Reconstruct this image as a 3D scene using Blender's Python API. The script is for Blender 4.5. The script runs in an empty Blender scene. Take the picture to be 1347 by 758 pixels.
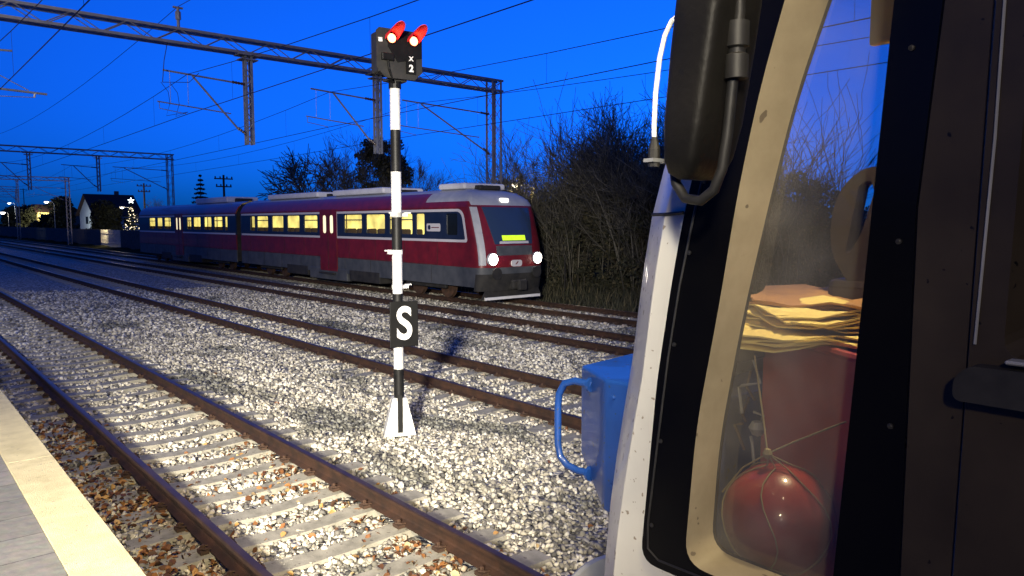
import bpy, bmesh, math, random
import numpy as np
from mathutils import Vector, Matrix, Euler
from mathutils.geometry import tessellate_polygon
R = math.radians
SC = bpy.context.scene
COL = SC.collection
random.seed(7)
RNG = np.random.default_rng(7)

# ------------------------------------------------------------------ camera
# X runs across the tracks, Y runs along them, Z = 0 is the top of the nearest rails
CAM_H = 2.58
PITCH = math.atan((379 - 293) / 975.0)
AZ = math.atan(0.8628)
cam_d = bpy.data.cameras.new('camera')
cam = bpy.data.objects.new('camera', cam_d)
COL.objects.link(cam)
cam_d.sensor_width = 36.0
cam_d.lens = 36.0 * 975.0 / 1347.0
cam_d.clip_start = 0.02
cam_d.clip_end = 6000
cam.location = (0, 0, CAM_H)
cam.rotation_euler = (R(90) - PITCH, 0, -AZ)
SC.camera = cam

# ------------------------------------------------------------------ sky
world = bpy.data.worlds.new('World')
SC.world = world
world.use_nodes = True
wn, wl = world.node_tree.nodes, world.node_tree.links
wn.clear()
w_out = wn.new('ShaderNodeOutputWorld')
w_bg = wn.new('ShaderNodeBackground')
sky = wn.new('ShaderNodeTexSky')
sky.sky_type = 'NISHITA'
sky.sun_disc = False
sky.sun_elevation = R(3.0)
sky.sun_rotation = R(60)
sky.altitude = 200
sky.ozone_density = 10.0
sky.air_density = 1.0
sky.dust_density = 0.2
w_hs = wn.new('ShaderNodeHueSaturation')
w_hs.inputs['Saturation'].default_value = 1.35
w_mul = wn.new('ShaderNodeMix')
w_mul.data_type = 'RGBA'
w_mul.blend_type = 'MULTIPLY'
w_mul.inputs['Factor'].default_value = 1.0
w_mul.inputs['B'].default_value = (0.28, 2.3, 3.45, 1)
wl.new(sky.outputs[0], w_hs.inputs['Color'])
wl.new(w_hs.outputs[0], w_mul.inputs['A'])
# dusk: the afterglow side (ahead of the camera) is far brighter than the sky behind
w_tc = wn.new('ShaderNodeTexCoord')
w_dot = wn.new('ShaderNodeVectorMath')
w_dot.operation = 'DOT_PRODUCT'
w_dot.inputs[1].default_value = (0.62, 0.36, 0.75)
w_mr = wn.new('ShaderNodeMapRange')
w_mr.interpolation_type = 'SMOOTHSTEP'
w_mr.inputs['From Min'].default_value = -0.1
w_mr.inputs['From Max'].default_value = 0.70
w_mr.inputs['To Min'].default_value = 0.38
w_mr.inputs['To Max'].default_value = 1.0
w_sc = wn.new('ShaderNodeVectorMath')
w_sc.operation = 'SCALE'
wl.new(w_tc.outputs['Generated'], w_dot.inputs[0])
wl.new(w_dot.outputs['Value'], w_mr.inputs['Value'])
# deep blue hour: most of the sky keeps one saturated blue, whatever its brightness
w_sep = wn.new('ShaderNodeSeparateColor')
w_blue = wn.new('ShaderNodeVectorMath')
w_blue.operation = 'SCALE'
w_blue.inputs[0].default_value = (0.006, 0.145, 1.0)
w_mix = wn.new('ShaderNodeMix')
w_mix.data_type = 'RGBA'
w_mix.inputs['Factor'].default_value = 0.75
wl.new(w_mul.outputs['Result'], w_sep.inputs[0])
wl.new(w_sep.outputs[2], w_blue.inputs['Scale'])
wl.new(w_mul.outputs['Result'], w_mix.inputs['A'])
wl.new(w_blue.outputs[0], w_mix.inputs['B'])
wl.new(w_mix.outputs['Result'], w_sc.inputs[0])
wl.new(w_mr.outputs[0], w_sc.inputs['Scale'])
wl.new(w_sc.outputs[0], w_bg.inputs['Color'])
w_bg.inputs['Strength'].default_value = 0.15
wl.new(w_bg.outputs[0], w_out.inputs['Surface'])


def aim(o, target):
    d = Vector(target) - o.location
    o.rotation_euler = d.to_track_quat('-Z', 'Y').to_euler()


def lamp(name, kind, loc, energy, color, **kw):
    d = bpy.data.lights.new(name, kind)
    d.energy = energy
    d.color = color
    for k, v in kw.items():
        setattr(d, k, v)
    o = bpy.data.objects.new(name, d)
    o.location = loc
    COL.objects.link(o)
    return o


# the station floodlight, behind and to the left of the photographer
l1 = lamp('station_floodlight', 'SPOT', (-5.0, -3.5, 4.5), 33000, (1.0, 0.92, 0.77),
          spot_size=R(37), spot_blend=1.0, shadow_soft_size=0.5)
aim(l1, (8.2, 14.0, 0.2))
l4 = lamp('far_fill_light', 'SPOT', (-7.0, 14.0, 8.5), 5500, (1.0, 0.92, 0.80),  # unseen fill light added to brighten the far ballast and rear car
          spot_size=R(95), spot_blend=1.0, shadow_soft_size=0.5)
aim(l4, (14.0, 36.0, 0.0))
l2 = lamp('near_fill_light', 'SPOT', (-0.3, -0.9, 6.4), 4300, (1.0, 0.82, 0.48),  # unseen fill light added over the near track and platform edge
          spot_size=R(60), spot_blend=1.0, shadow_soft_size=0.25)
aim(l2, (1.3, 6.4, 0.0))
l3 = lamp('vehicle_fill_light', 'SPOT', (-3.7, -2.7, 4.9), 620, (1.0, 0.82, 0.50),  # unseen fill light added for the cab window and nose
          spot_size=R(40), spot_blend=1.0, shadow_soft_size=0.2)
aim(l3, (1.5, 0.75, 2.2))

SC.view_settings.view_transform = 'Standard'
SC.view_settings.look = 'None'
SC.view_settings.exposure = 0.0
SC.view_settings.gamma = 1.0
SC.cycles.use_denoising = True
SC.cycles.max_bounces = 6
SC.cycles.transparent_max_bounces = 12
SC.cycles.sample_clamp_indirect = 4.0


# ------------------------------------------------------------------ materials
def new_mat(name):
    m = bpy.data.materials.new(name)
    m.use_nodes = True
    return m, m.node_tree.nodes, m.node_tree.links, m.node_tree.nodes['Principled BSDF']


def mat(name, c, c2=None, rough=0.6, metal=0.0, scale=8.0, detail=4.0, bump=0.0, bscale=40.0,
        emit=None, estr=0.0, spec=0.5, coat=0.0, lo=0.35, hi=0.65, spots=None, rvar=0.0):
    m, n, l, b = new_mat(name)
    b.inputs['Roughness'].default_value = rough
    b.inputs['Metallic'].default_value = metal
    b.inputs['Specular IOR Level'].default_value = spec
    b.inputs['Coat Weight'].default_value = coat
    b.inputs['Base Color'].default_value = (*c, 1)
    tc = n.new('ShaderNodeTexCoord')
    if c2 is not None:
        t = n.new('ShaderNodeTexNoise')
        t.inputs['Scale'].default_value = scale
        t.inputs['Detail'].default_value = detail
        t.inputs['Roughness'].default_value = 0.6
        l.new(tc.outputs['Object'], t.inputs['Vector'])
        r = n.new('ShaderNodeValToRGB')
        r.color_ramp.elements[0].position = lo
        r.color_ramp.elements[1].position = hi
        r.color_ramp.elements[0].color = (*c, 1)
        r.color_ramp.elements[1].color = (*c2, 1)
        l.new(t.outputs['Fac'], r.inputs['Fac'])
        last = r.outputs['Color']
        if spots is not None:      # chips and scuffs of another colour
            t2 = n.new('ShaderNodeTexNoise')
            t2.inputs['Scale'].default_value = spots[1]
            t2.inputs['Detail'].default_value = 2.0
            l.new(tc.outputs['Object'], t2.inputs['Vector'])
            r2 = n.new('ShaderNodeValToRGB')
            r2.color_ramp.elements[0].position = spots[2]
            r2.color_ramp.elements[1].position = spots[2] + 0.02
            r2.color_ramp.elements[0].color = (0, 0, 0, 1)
            r2.color_ramp.elements[1].color = (1, 1, 1, 1)
            l.new(t2.outputs['Fac'], r2.inputs['Fac'])
            mx = n.new('ShaderNodeMix')
            mx.data_type = 'RGBA'
            l.new(r2.outputs['Color'], mx.inputs['Factor'])
            l.new(last, mx.inputs['A'])
            mx.inputs['B'].default_value = (*spots[0], 1)
            last = mx.outputs['Result']
        l.new(last, b.inputs['Base Color'])
        if rvar:
            mr = n.new('ShaderNodeMapRange')
            mr.inputs['To Min'].default_value = max(0.02, rough - rvar)
            mr.inputs['To Max'].default_value = min(1, rough + rvar)
            l.new(t.outputs['Fac'], mr.inputs['Value'])
            l.new(mr.outputs[0], b.inputs['Roughness'])
    if bump:
        t3 = n.new('ShaderNodeTexNoise')
        t3.inputs['Scale'].default_value = bscale
        t3.inputs['Detail'].default_value = 5.0
        l.new(tc.outputs['Object'], t3.inputs['Vector'])
        bp = n.new('ShaderNodeBump')
        bp.inputs['Strength'].default_value = bump
        bp.inputs['Distance'].default_value = 0.02
        l.new(t3.outputs['Fac'], bp.inputs['Height'])
        l.new(bp.outputs[0], b.inputs['Normal'])
    if emit is not None:
        b.inputs['Emission Color'].default_value = (*emit, 1)
        b.inputs['Emission Strength'].default_value = estr
    return m


def glass_mat(name, tint=(0.9, 0.95, 1.0), ior=1.5, dirt=0.03, dirt_haze_c=(0.6, 0.55, 0.45)):
    m, n, l, b = new_mat(name)
    n.remove(b)
    out = [x for x in n if x.type == 'OUTPUT_MATERIAL'][0]
    tr = n.new('ShaderNodeBsdfTransparent')
    tr.inputs['Color'].default_value = (*tint, 1)
    gl = n.new('ShaderNodeBsdfGlossy')
    gl.inputs['Roughness'].default_value = 0.02
    fr = n.new('ShaderNodeFresnel')
    fr.inputs['IOR'].default_value = ior
    mx = n.new('ShaderNodeMixShader')
    ge = n.new('ShaderNodeNewGeometry')      # reflect on the outer face only
    ms_ = n.new('ShaderNodeMath')
    ms_.operation = 'SUBTRACT'
    ms_.inputs[0].default_value = 1.0
    l.new(ge.outputs['Backfacing'], ms_.inputs[1])
    mm_ = n.new('ShaderNodeMath')
    mm_.operation = 'MULTIPLY'
    l.new(ms_.outputs[0], mm_.inputs[0])
    l.new(fr.outputs[0], mm_.inputs[1])
    l.new(mm_.outputs[0], mx.inputs['Fac'])
    l.new(tr.outputs[0], mx.inputs[1])
    l.new(gl.outputs[0], mx.inputs[2])
    df = n.new('ShaderNodeBsdfDiffuse')
    df.inputs['Color'].default_value = (*dirt_haze_c, 1)  # film of dirt; on the cab side pane also a painted reflection
    tc = n.new('ShaderNodeTexCoord')
    t = n.new('ShaderNodeTexNoise')
    t.inputs['Scale'].default_value = 9
    t.inputs['Detail'].default_value = 6
    l.new(tc.outputs['Object'], t.inputs['Vector'])
    mr = n.new('ShaderNodeMapRange')
    mr.inputs['From Min'].default_value = 0.35
    mr.inputs['From Max'].default_value = 0.8
    mr.inputs['To Min'].default_value = dirt * 0.7
    mr.inputs['To Max'].default_value = dirt * 1.6
    l.new(t.outputs['Fac'], mr.inputs['Value'])
    mx2 = n.new('ShaderNodeMixShader')
    l.new(mr.outputs[0], mx2.inputs['Fac'])
    l.new(mx.outputs[0], mx2.inputs[1])
    l.new(df.outputs[0], mx2.inputs[2])
    l.new(mx2.outputs[0], out.inputs['Surface'])
    return m


def attr_ramp_mat(name, cols, rough=0.8, noise=None, patch=None, bump=0.0):
    """colour picked by a random number stored per stone / leaf / stem"""
    m, n, l, b = new_mat(name)
    b.inputs['Roughness'].default_value = rough
    a = n.new('ShaderNodeAttribute')
    a.attribute_name = 'rnd'
    r = n.new('ShaderNodeValToRGB')
    r.color_ramp.interpolation = 'LINEAR'
    el = r.color_ramp.elements
    while len(el) < len(cols):
        el.new(0.5)
    for i, (p, c) in enumerate(cols):
        el[i].position = p
        el[i].color = (*c, 1)
    l.new(a.outputs['Fac'], r.inputs['Fac'])
    last = r.outputs['Color']
    tc = n.new('ShaderNodeTexCoord')
    if patch:       # rust and brake dust on the stones next to the rails
        ga = n.new('ShaderNodeAttribute')
        ga.attribute_name = 'grime'
        mg = n.new('ShaderNodeMix')
        mg.data_type = 'RGBA'
        mg.blend_type = 'MULTIPLY'
        l.new(ga.outputs['Fac'], mg.inputs['Factor'])
        l.new(last, mg.inputs['A'])
        mg.inputs['B'].default_value = (0.50, 0.33, 0.22, 1)
        last = mg.outputs['Result']
    if patch:       # patches of darker stones
        t = n.new('ShaderNodeTexNoise')
        t.inputs['Scale'].default_value = patch[1]
        t.inputs['Detail'].default_value = 3
        mp = n.new('ShaderNodeMapping')
        mp.inputs['Scale'].default_value = (1.0, 0.45, 1.0)
        l.new(tc.outputs['Object'], mp.inputs['Vector'])
        l.new(mp.outputs[0], t.inputs['Vector'])
        ra = n.new('ShaderNodeMapRange')
        ra.inputs['From Min'].default_value = patch[2]
        ra.inputs['From Max'].default_value = patch[2] + 0.09
        ra.inputs['To Max'].default_value = 0.85
        l.new(t.outputs['Fac'], ra.inputs['Value'])
        mx = n.new('ShaderNodeMix')
        mx.data_type = 'RGBA'
        mx.blend_type = 'MULTIPLY'
        l.new(ra.outputs[0], mx.inputs['Factor'])
        l.new(last, mx.inputs['A'])
        mx.inputs['B'].default_value = (*patch[0], 1)
        last = mx.outputs['Result']
    l.new(last, b.inputs['Base Color'])
    return m


M = {}
M['rail_side'] = mat('rail_rust', (0.024, 0.012, 0.007), (0.055, 0.024, 0.012), rough=0.75, scale=6, bump=0.3, bscale=60)
M['rail_top'] = mat('rail_running_surface', (0.030, 0.018, 0.013), (0.055, 0.034, 0.025), rough=0.42, metal=0.35, scale=3, rvar=0.1)
M['sleeper'] = mat('sleeper_concrete', (0.22, 0.21, 0.17), (0.36, 0.34, 0.28), rough=0.85, scale=7, detail=8, bump=0.25, bscale=90,
                   spots=((0.14, 0.12, 0.10), 22, 0.66))
M['clip'] = mat('rusty_clip', (0.04, 0.022, 0.014), (0.08, 0.04, 0.022), rough=0.8)
M['stone'] = attr_ramp_mat('ballast_stone', [(0.0, (0.09, 0.088, 0.085)), (0.2, (0.20, 0.19, 0.17)), (0.42, (0.36, 0.335, 0.27)),
                                             (0.7, (0.58, 0.545, 0.45)), (1.0, (0.80, 0.77, 0.66))], 0.85,
                           patch=((0.22, 0.24, 0.26), 0.75, 0.555))
M['leaf'] = attr_ramp_mat('dry_leaf', [(0.0, (0.05, 0.022, 0.010)), (0.35, (0.14, 0.055, 0.020)), (0.7, (0.28, 0.12, 0.035)),
                                       (0.9, (0.42, 0.24, 0.08)), (1.0, (0.52, 0.42, 0.22))], 0.7)
M['bark'] = mat('bark', (0.035, 0.028, 0.02), (0.07, 0.055, 0.038), rough=0.95, scale=10)
M['twig'] = attr_ramp_mat('twigs', [(0.0, (0.055, 0.052, 0.042)), (0.6, (0.13, 0.12, 0.09)), (1.0, (0.26, 0.24, 0.18))], 0.9)
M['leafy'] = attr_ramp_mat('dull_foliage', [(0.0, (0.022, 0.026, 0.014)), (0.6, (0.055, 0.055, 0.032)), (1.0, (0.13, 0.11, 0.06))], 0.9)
M['needle'] = attr_ramp_mat('conifer_foliage', [(0.0, (0.010, 0.018, 0.009)), (1.0, (0.03, 0.05, 0.02))], 0.9)
M['galv'] = mat('galvanised_steel', (0.24, 0.25, 0.27), (0.36, 0.37, 0.38), rough=0.5, metal=0.3, scale=4)
M['steel_dark'] = mat('weathered_steel', (0.22, 0.21, 0.23), (0.30, 0.29, 0.30), rough=0.6, metal=0.2, scale=4)
M['wire'] = mat('copper_wire', (0.035, 0.03, 0.03), rough=0.5, metal=0.5)
M['insul'] = mat('insulator', (0.06, 0.03, 0.02), rough=0.25)
M['white_paint'] = mat('white_post_paint', (0.62, 0.62, 0.60), (0.50, 0.49, 0.46), rough=0.5, scale=14, lo=0.5, hi=0.8, bump=0.05)
M['black_paint'] = mat('black_post_paint', (0.006, 0.006, 0.006), (0.012, 0.012, 0.012), rough=0.5, scale=9, spec=0.25)
M['sign_black'] = mat('sign_black', (0.005, 0.005, 0.005), (0.009, 0.009, 0.009), rough=0.55, scale=5, spec=0.2)
M['sign_white'] = mat('sign_white', (0.82, 0.82, 0.80), rough=0.5)
M['head_grey'] = mat('signal_head_grey', (0.018, 0.018, 0.017), (0.034, 0.032, 0.029), rough=0.55, scale=6)
M['head_black'] = mat('signal_head_black', (0.004, 0.004, 0.004), (0.008, 0.008, 0.008), rough=0.5, spec=0.25)
M['red_lens'] = mat('red_lens', (0.8, 0.05, 0.02), emit=(1.0, 0.16, 0.07), estr=14, rough=0.3)
M['hood'] = mat('lamp_reddened_hood', (0.75, 0.02, 0.03), rough=0.5)  # red glow of the lamps put into the hood colour


def ballast_mat():
    m, n, l, b = new_mat('ballast_bed')
    b.inputs['Roughness'].default_value = 0.9
    tc = n.new('ShaderNodeTexCoord')
    v = n.new('ShaderNodeTexVoronoi')
    v.inputs['Scale'].default_value = 17
    l.new(tc.outputs['Object'], v.inputs['Vector'])
    sp = n.new('ShaderNodeSeparateColor')
    l.new(v.outputs['Color'], sp.inputs[0])
    r = n.new('ShaderNodeValToRGB')
    el = r.color_ramp.elements
    el.new(0.5)
    for i, (p, c) in enumerate([(0.0, (0.04, 0.04, 0.04)), (0.45, (0.20, 0.19, 0.165)), (1.0, (0.62, 0.60, 0.53))]):
        el[i].position = p
        el[i].color = (*c, 1)
    l.new(sp.outputs[0], r.inputs['Fac'])
    l.new(r.outputs[0], b.inputs['Base Color'])
    bp = n.new('ShaderNodeBump')
    bp.inputs['Strength'].default_value = 1.0
    bp.inputs['Distance'].default_value = 0.05
    bp.invert = True
    l.new(v.outputs['Distance'], bp.inputs['Height'])
    l.new(bp.outputs[0], b.inputs['Normal'])
    return m


def paver_mat():
    m, n, l, b = new_mat('grey_pavers')
    b.inputs['Roughness'].default_value = 0.8
    tc = n.new('ShaderNodeTexCoord')
    mp = n.new('ShaderNodeMapping')
    mp.inputs['Rotation'].default_value = (0, 0, R(90))
    br = n.new('ShaderNodeTexBrick')
    br.inputs['Scale'].default_value = 1.0
    br.inputs['Brick Width'].default_value = 0.4
    br.inputs['Row Height'].default_value = 0.4
    br.offset = 0.0
    br.inputs['Mortar Size'].default_value = 0.004
    br.inputs['Color1'].default_value = (0.15, 0.142, 0.125, 1)
    br.inputs['Color2'].default_value = (0.20, 0.19, 0.165, 1)
    br.inputs['Mortar'].default_value = (0.05, 0.05, 0.045, 1)
    l.new(tc.outputs['Object'], mp.inputs['Vector'])
    l.new(mp.outputs[0], br.inputs['Vector'])
    t = n.new('ShaderNodeTexNoise')
    t.inputs['Scale'].default_value = 14
    t.inputs['Detail'].default_value = 8
    l.new(tc.outputs['Object'], t.inputs['Vector'])
    mx = n.new('ShaderNodeMix')
    mx.data_type = 'RGBA'
    mx.blend_type = 'OVERLAY'
    mx.inputs['Factor'].default_value = 0.5
    l.new(br.outputs['Color'], mx.inputs['A'])
    l.new(t.outputs['Color'], mx.inputs['B'])
    hs = n.new('ShaderNodeHueSaturation')
    hs.inputs['Saturation'].default_value = 0.35
    l.new(mx.outputs['Result'], hs.inputs['Color'])
    l.new(hs.outputs[0], b.inputs['Base Color'])
    bp = n.new('ShaderNodeBump')
    bp.inputs['Strength'].default_value = 0.5
    bp.inputs['Distance'].default_value = 0.01
    l.new(t.outputs['Fac'], bp.inputs['Height'])
    l.new(bp.outputs[0], b.inputs['Normal'])
    return m


M['bed'] = ballast_mat()
M['paver'] = paver_mat()
M['strip'] = mat('cream_edge_slab', (0.50, 0.44, 0.26), (0.64, 0.57, 0.35), rough=0.8, scale=5, detail=10, bump=0.35, bscale=160,
                 spots=((0.30, 0.27, 0.2), 30, 0.70))
M['concrete'] = mat('platform_concrete', (0.28, 0.27, 0.24), (0.38, 0.37, 0.33), rough=0.9, scale=3, bump=0.2)
M['soil'] = mat('dark_verge', (0.016, 0.018, 0.010), (0.045, 0.045, 0.024), rough=1.0, scale=0.7, detail=8, bump=0.6, bscale=6, spec=0.0)


# ------------------------------------------------------------------ mesh helpers
class MB:
    """collects shapes and links them as one mesh object"""

    def __init__(self):
        self.v, self.f, self.m, self.mats = [], [], [], []

    def mi(self, mt):
        if mt not in self.mats:
            self.mats.append(mt)
        return self.mats.index(mt)

    def add(self, vs, fs, mt=None):
        o = len(self.v)
        self.v += [tuple(x) for x in vs]
        k = self.mi(mt)
        for f in fs:
            self.f.append([i + o for i in f])
            self.m.append(k)

    def box(self, c, s, mt=None, rot=None):
        hx, hy, hz = s[0] / 2, s[1] / 2, s[2] / 2
        vs = [Vector((x, y, z)) for x in (-hx, hx) for y in (-hy, hy) for z in (-hz, hz)]
        if rot:
            e = Euler(rot).to_matrix()
            vs = [e @ p for p in vs]
        c = Vector(c)
        self.add([p + c for p in vs], [(0, 1, 3, 2), (4, 6, 7, 5), (0, 4, 5, 1), (2, 3, 7, 6), (0, 2, 6, 4), (1, 5, 7, 3)], mt)

    def bevbox(self, c, s, r, mt=None, rot=None, seg=2):
        bm = bmesh.new()
        bmesh.ops.create_cube(bm, size=1)
        bmesh.ops.scale(bm, vec=s, verts=bm.verts)
        bmesh.ops.bevel(bm, geom=bm.edges[:], offset=r, segments=seg, profile=0.5, affect='EDGES')
        if rot:
            bmesh.ops.rotate(bm, cent=(0, 0, 0), matrix=Euler(rot).to_matrix(), verts=bm.verts)
        bm.verts.index_update()
        self.add([v.co + Vector(c) for v in bm.verts], [[v.index for v in f.verts] for f in bm.faces], mt)
        bm.free()

    def tube(self, pts, r, n=8, mt=None, cap=True):
        pts = [Vector(p) for p in pts]
        rs = r if isinstance(r, (list, tuple)) else [r] * len(pts)
        rings = []
        prev = None
        for i, p in enumerate(pts):
            a = pts[max(i - 1, 0)]
            b = pts[min(i + 1, len(pts) - 1)]
            d = (b - a).normalized()
            if prev is None:
                u = d.cross(Vector((0, 0, 1)))
                if u.length < 0.05:
                    u = d.cross(Vector((1, 0, 0)))
                u.normalize()
            else:
                u = (prev - d * prev.dot(d)).normalized()
            prev = u
            w = d.cross(u)
            rings.append([p + (u * math.cos(t) + w * math.sin(t)) * rs[i] for t in [2 * math.pi * k / n for k in range(n)]])
        vs = [q for rg in rings for q in rg]
        fs = []
        for i in range(len(pts) - 1):
            for k in range(n):
                a = i * n + k
                b = i * n + (k + 1) % n
                fs.append((a, b, b + n, a + n))
        if cap:
            fs.append(tuple(range(n))[::-1])
            fs.append(tuple((len(pts) - 1) * n + k for k in range(n)))
        self.add(vs, fs, mt)

    def lathe(self, prof, c, axis='Z', n=24, mt=None):
        vs, fs = [], []
        for (r, h) in prof:
            for k in range(n):
                t = 2 * math.pi * k / n
                a, b = r * math.cos(t), r * math.sin(t)
                p = {'Z': (a, b, h), 'Y': (a, h, b), 'X': (h, a, b)}[axis]
                vs.append((p[0] + c[0], p[1] + c[1], p[2] + c[2]))
        for i in range(len(prof) - 1):
            for k in range(n):
                a = i * n + k
                b = i * n + (k + 1) % n
                fs.append((a, b, b + n, a + n))
        fs.append(tuple(range(n))[::-1])
        fs.append(tuple((len(prof) - 1) * n + k for k in range(n)))
        self.add(vs, fs, mt)

    def slab(self, loops, x0, x1, axis='X', mt=None):
        """flat plate with holes: loops in the plane, thickness x0..x1"""
        polys = [[Vector((a, b, 0)) for a, b in lp] for lp in loops]
        flat = [p for pl in polys for p in pl]
        tris = tessellate_polygon(polys)

        def P(p, t):
            return {'X': (t, p.x, p.y), 'Y': (p.x, t, p.y), 'Z': (p.x, p.y, t)}[axis]
        n = len(flat)
        vs = [P(p, x0) for p in flat] + [P(p, x1) for p in flat]
        fs = [tuple(t) for t in tris] + [tuple(i + n for i in t[::-1]) for t in tris]
        o = 0
        for pl in polys:
            k = len(pl)
            for i in range(k):
                a, b = o + i, o + (i + 1) % k
                fs.append((a, b, b + n, a + n))
            o += k
        self.add(vs, fs, mt)

    def build(self, name, parent=None, mt=None, smooth=False, loc=None, weld=True):
        me = bpy.data.meshes.new(name)
        me.from_pydata(self.v, [], self.f)
        for k in self.mats:
            me.materials.append(mt if k is None else k)
        me.polygons.foreach_set('material_index', self.m)
        bm = bmesh.new()
        bm.from_mesh(me)
        if weld:
            bmesh.ops.remove_doubles(bm, verts=bm.verts, dist=1e-5)
        bmesh.ops.recalc_face_normals(bm, faces=bm.faces)
        bm.to_mesh(me)
        bm.free()
        if smooth:
            me.polygons.foreach_set('use_smooth', [True] * len(me.polygons))
            try:
                me.set_sharp_from_angle(angle=R(40))
            except Exception:
                pass
        me.update()
        o = bpy.data.objects.new(name, me)
        COL.objects.link(o)
        if parent:
            o.parent = parent
        if loc is not None:
            o.location = loc
        return o


def tag(o, label=None, cat=None, group=None, kind=None):
    if label:
        o['label'] = label
    if cat:
        o['category'] = cat
    if group:
        o['group'] = group
    if kind:
        o['kind'] = kind
    return o


def empty(name, loc=(0, 0, 0), rz=0.0):
    o = bpy.data.objects.new(name, None)
    o.empty_display_size = 0.2
    o.location = loc
    o.rotation_euler = (0, 0, rz)
    COL.objects.link(o)
    return o


def copy_tree(o, parent=None):
    kids = list(o.children)
    c = o.copy()
    COL.objects.link(c)
    c.parent = parent
    for k in kids:
        copy_tree(k, c)
    return c


def np_mesh(name, V, F, mt, rnd=None, parent=None):
    """fast mesh from numpy arrays (F: n x 3 or n x 4)"""
    me = bpy.data.meshes.new(name)
    k = F.shape[1]
    me.vertices.add(len(V))
    me.vertices.foreach_set('co', V.astype(np.float32).ravel())
    me.loops.add(F.size)
    me.loops.foreach_set('vertex_index', F.astype(np.int32).ravel())
    me.polygons.add(len(F))
    me.polygons.foreach_set('loop_start', np.arange(0, F.size, k, dtype=np.int32))
    me.polygons.foreach_set('loop_total', np.full(len(F), k, dtype=np.int32))
    if rnd is not None:
        a = me.attributes.new('rnd', 'FLOAT', 'POINT')
        a.data.foreach_set('value', rnd.astype(np.float32))
    me.update(calc_edges=True)
    me.materials.append(mt)
    o = bpy.data.objects.new(name, me)
    COL.objects.link(o)
    if parent:
        o.parent = parent
    return o


def rounded(pts, r, n=5):
    """round the corners of a closed 2-D outline"""
    out = []
    k = len(pts)
    for i in range(k):
        p0, p, p1 = Vector(pts[i - 1]), Vector(pts[i]), Vector(pts[(i + 1) % k])
        rr = r[i] if isinstance(r, (list, tuple)) else r
        if rr <= 0:
            out.append(tuple(p))
            continue
        a = p + (p0 - p).normalized() * rr
        b = p + (p1 - p).normalized() * rr
        for j in range(n + 1):
            t = j / n
            q = a * (1 - t) ** 2 + p * 2 * t * (1 - t) + b * t * t
            out.append((q.x, q.y))
    return out


def rrect(a0, a1, b0, b1, r, n=4):
    return rounded([(a0, b0), (a1, b0), (a1, b1), (a0, b1)], r, n)


# ------------------------------------------------------------------ ground, ballast, platform
TRACKS = [(2.82, 0.0), (8.08, -0.12), (13.12, -0.15), (16.80, -0.15)]    # centre X, rail-top Z


def bed_z(x):
    xs = [0.3, 1.2, 2.82, 4.4, 6.6, 8.08, 10.5, 13.12, 16.8, 18.6, 19.6]
    zs = [-0.20, -0.20, -0.222, -0.225, -0.315, -0.318, -0.36, -0.348, -0.348, -0.40, -0.75]
    return np.interp(x, xs, zs)


mb = MB()
mb.add([(-800, -500, -0.9), (2500, -500, -0.9), (2500, 3500, -0.9), (-800, 3500, -0.9)], [(0, 1, 2, 3)], M['soil'])
g = mb.build('ground')
tag(g, kind='structure')
# verge rising beyond the last track
xs = np.array([18.9, 19.8, 20.8, 22.5, 25, 30, 40, 60])
ys = np.arange(-10, 400, 2.0)
base = np.interp(xs, [18.9, 19.8, 22, 60], [-0.62, -0.62, -0.35, -0.3])
V = np.array([(x, y, base[i] + (0.10 * math.sin(y * 0.7 + x) + 0.06 * math.sin(y * 2.1 + x * 3)) * (i > 0)) for y in ys for i, x in enumerate(xs)])
nx = len(xs)
F = np.array([(j * nx + i, j * nx + i + 1, (j + 1) * nx + i + 1, (j + 1) * nx + i) for j in range(len(ys) - 1) for i in range(nx - 1)])
o = np_mesh('verge', V, F, M['soil'])
tag(o, kind='structure')

xs = np.arange(0.3, 19.7, 0.15)
ys = np.concatenate([np.arange(-8, 40, 0.15), np.arange(40, 420, 4.0)])
XX, YY = np.meshgrid(xs, ys)
ZZ = bed_z(XX) + 0.012 * np.sin(XX * 5.1 + YY * 3.3) * np.sin(YY * 4.2 - XX * 2.2) + 0.008 * RNG.standard_normal(XX.shape) * (YY < 40)
V = np.stack([XX.ravel(), YY.ravel(), ZZ.ravel()], 1)
nx = len(xs)
jj, ii = np.meshgrid(np.arange(len(ys) - 1), np.arange(nx - 1), indexing='ij')
a = (jj * nx + ii).ravel()
F = np.stack([a, a + 1, a + nx + 1, a + nx], 1)
o = np_mesh('ballast_bed', V, F, M['bed'])
tag(o, kind='structure')

PZ = 0.55
mb = MB()
mb.box((-9.65, 60, PZ / 2 - 0.45), (20.8, 240, PZ + 0.9 - 0.004), M['paver'])
o = mb.build('platform_paving')
tag(o, kind='structure')
mb = MB()
y = -58.6
while y < 179:      # one cream slab after another along the edge
    mb.bevbox((0.92, y + 1.5, PZ - 0.04), (0.335, 2.998, 0.095), 0.0025, M['strip'], seg=1)
    y += 3.0
mb.box((0.90, 60, PZ / 2 - 0.50), (0.29, 240, PZ + 0.81), M['concrete'])
o = mb.build('platform_edge')
tag(o, kind='structure')


# ------------------------------------------------------------------ railway tracks
def rail_profile():
    h = [(0.075, -0.16), (0.075, -0.148), (0.02, -0.128), (0.009, -0.115), (0.009, -0.048), (0.034, -0.036), (0.036, -0.010), (0.028, -0.001), (0.012, 0.0)]
    return h + [(-a, b) for a, b in h[::-1]]


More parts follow.
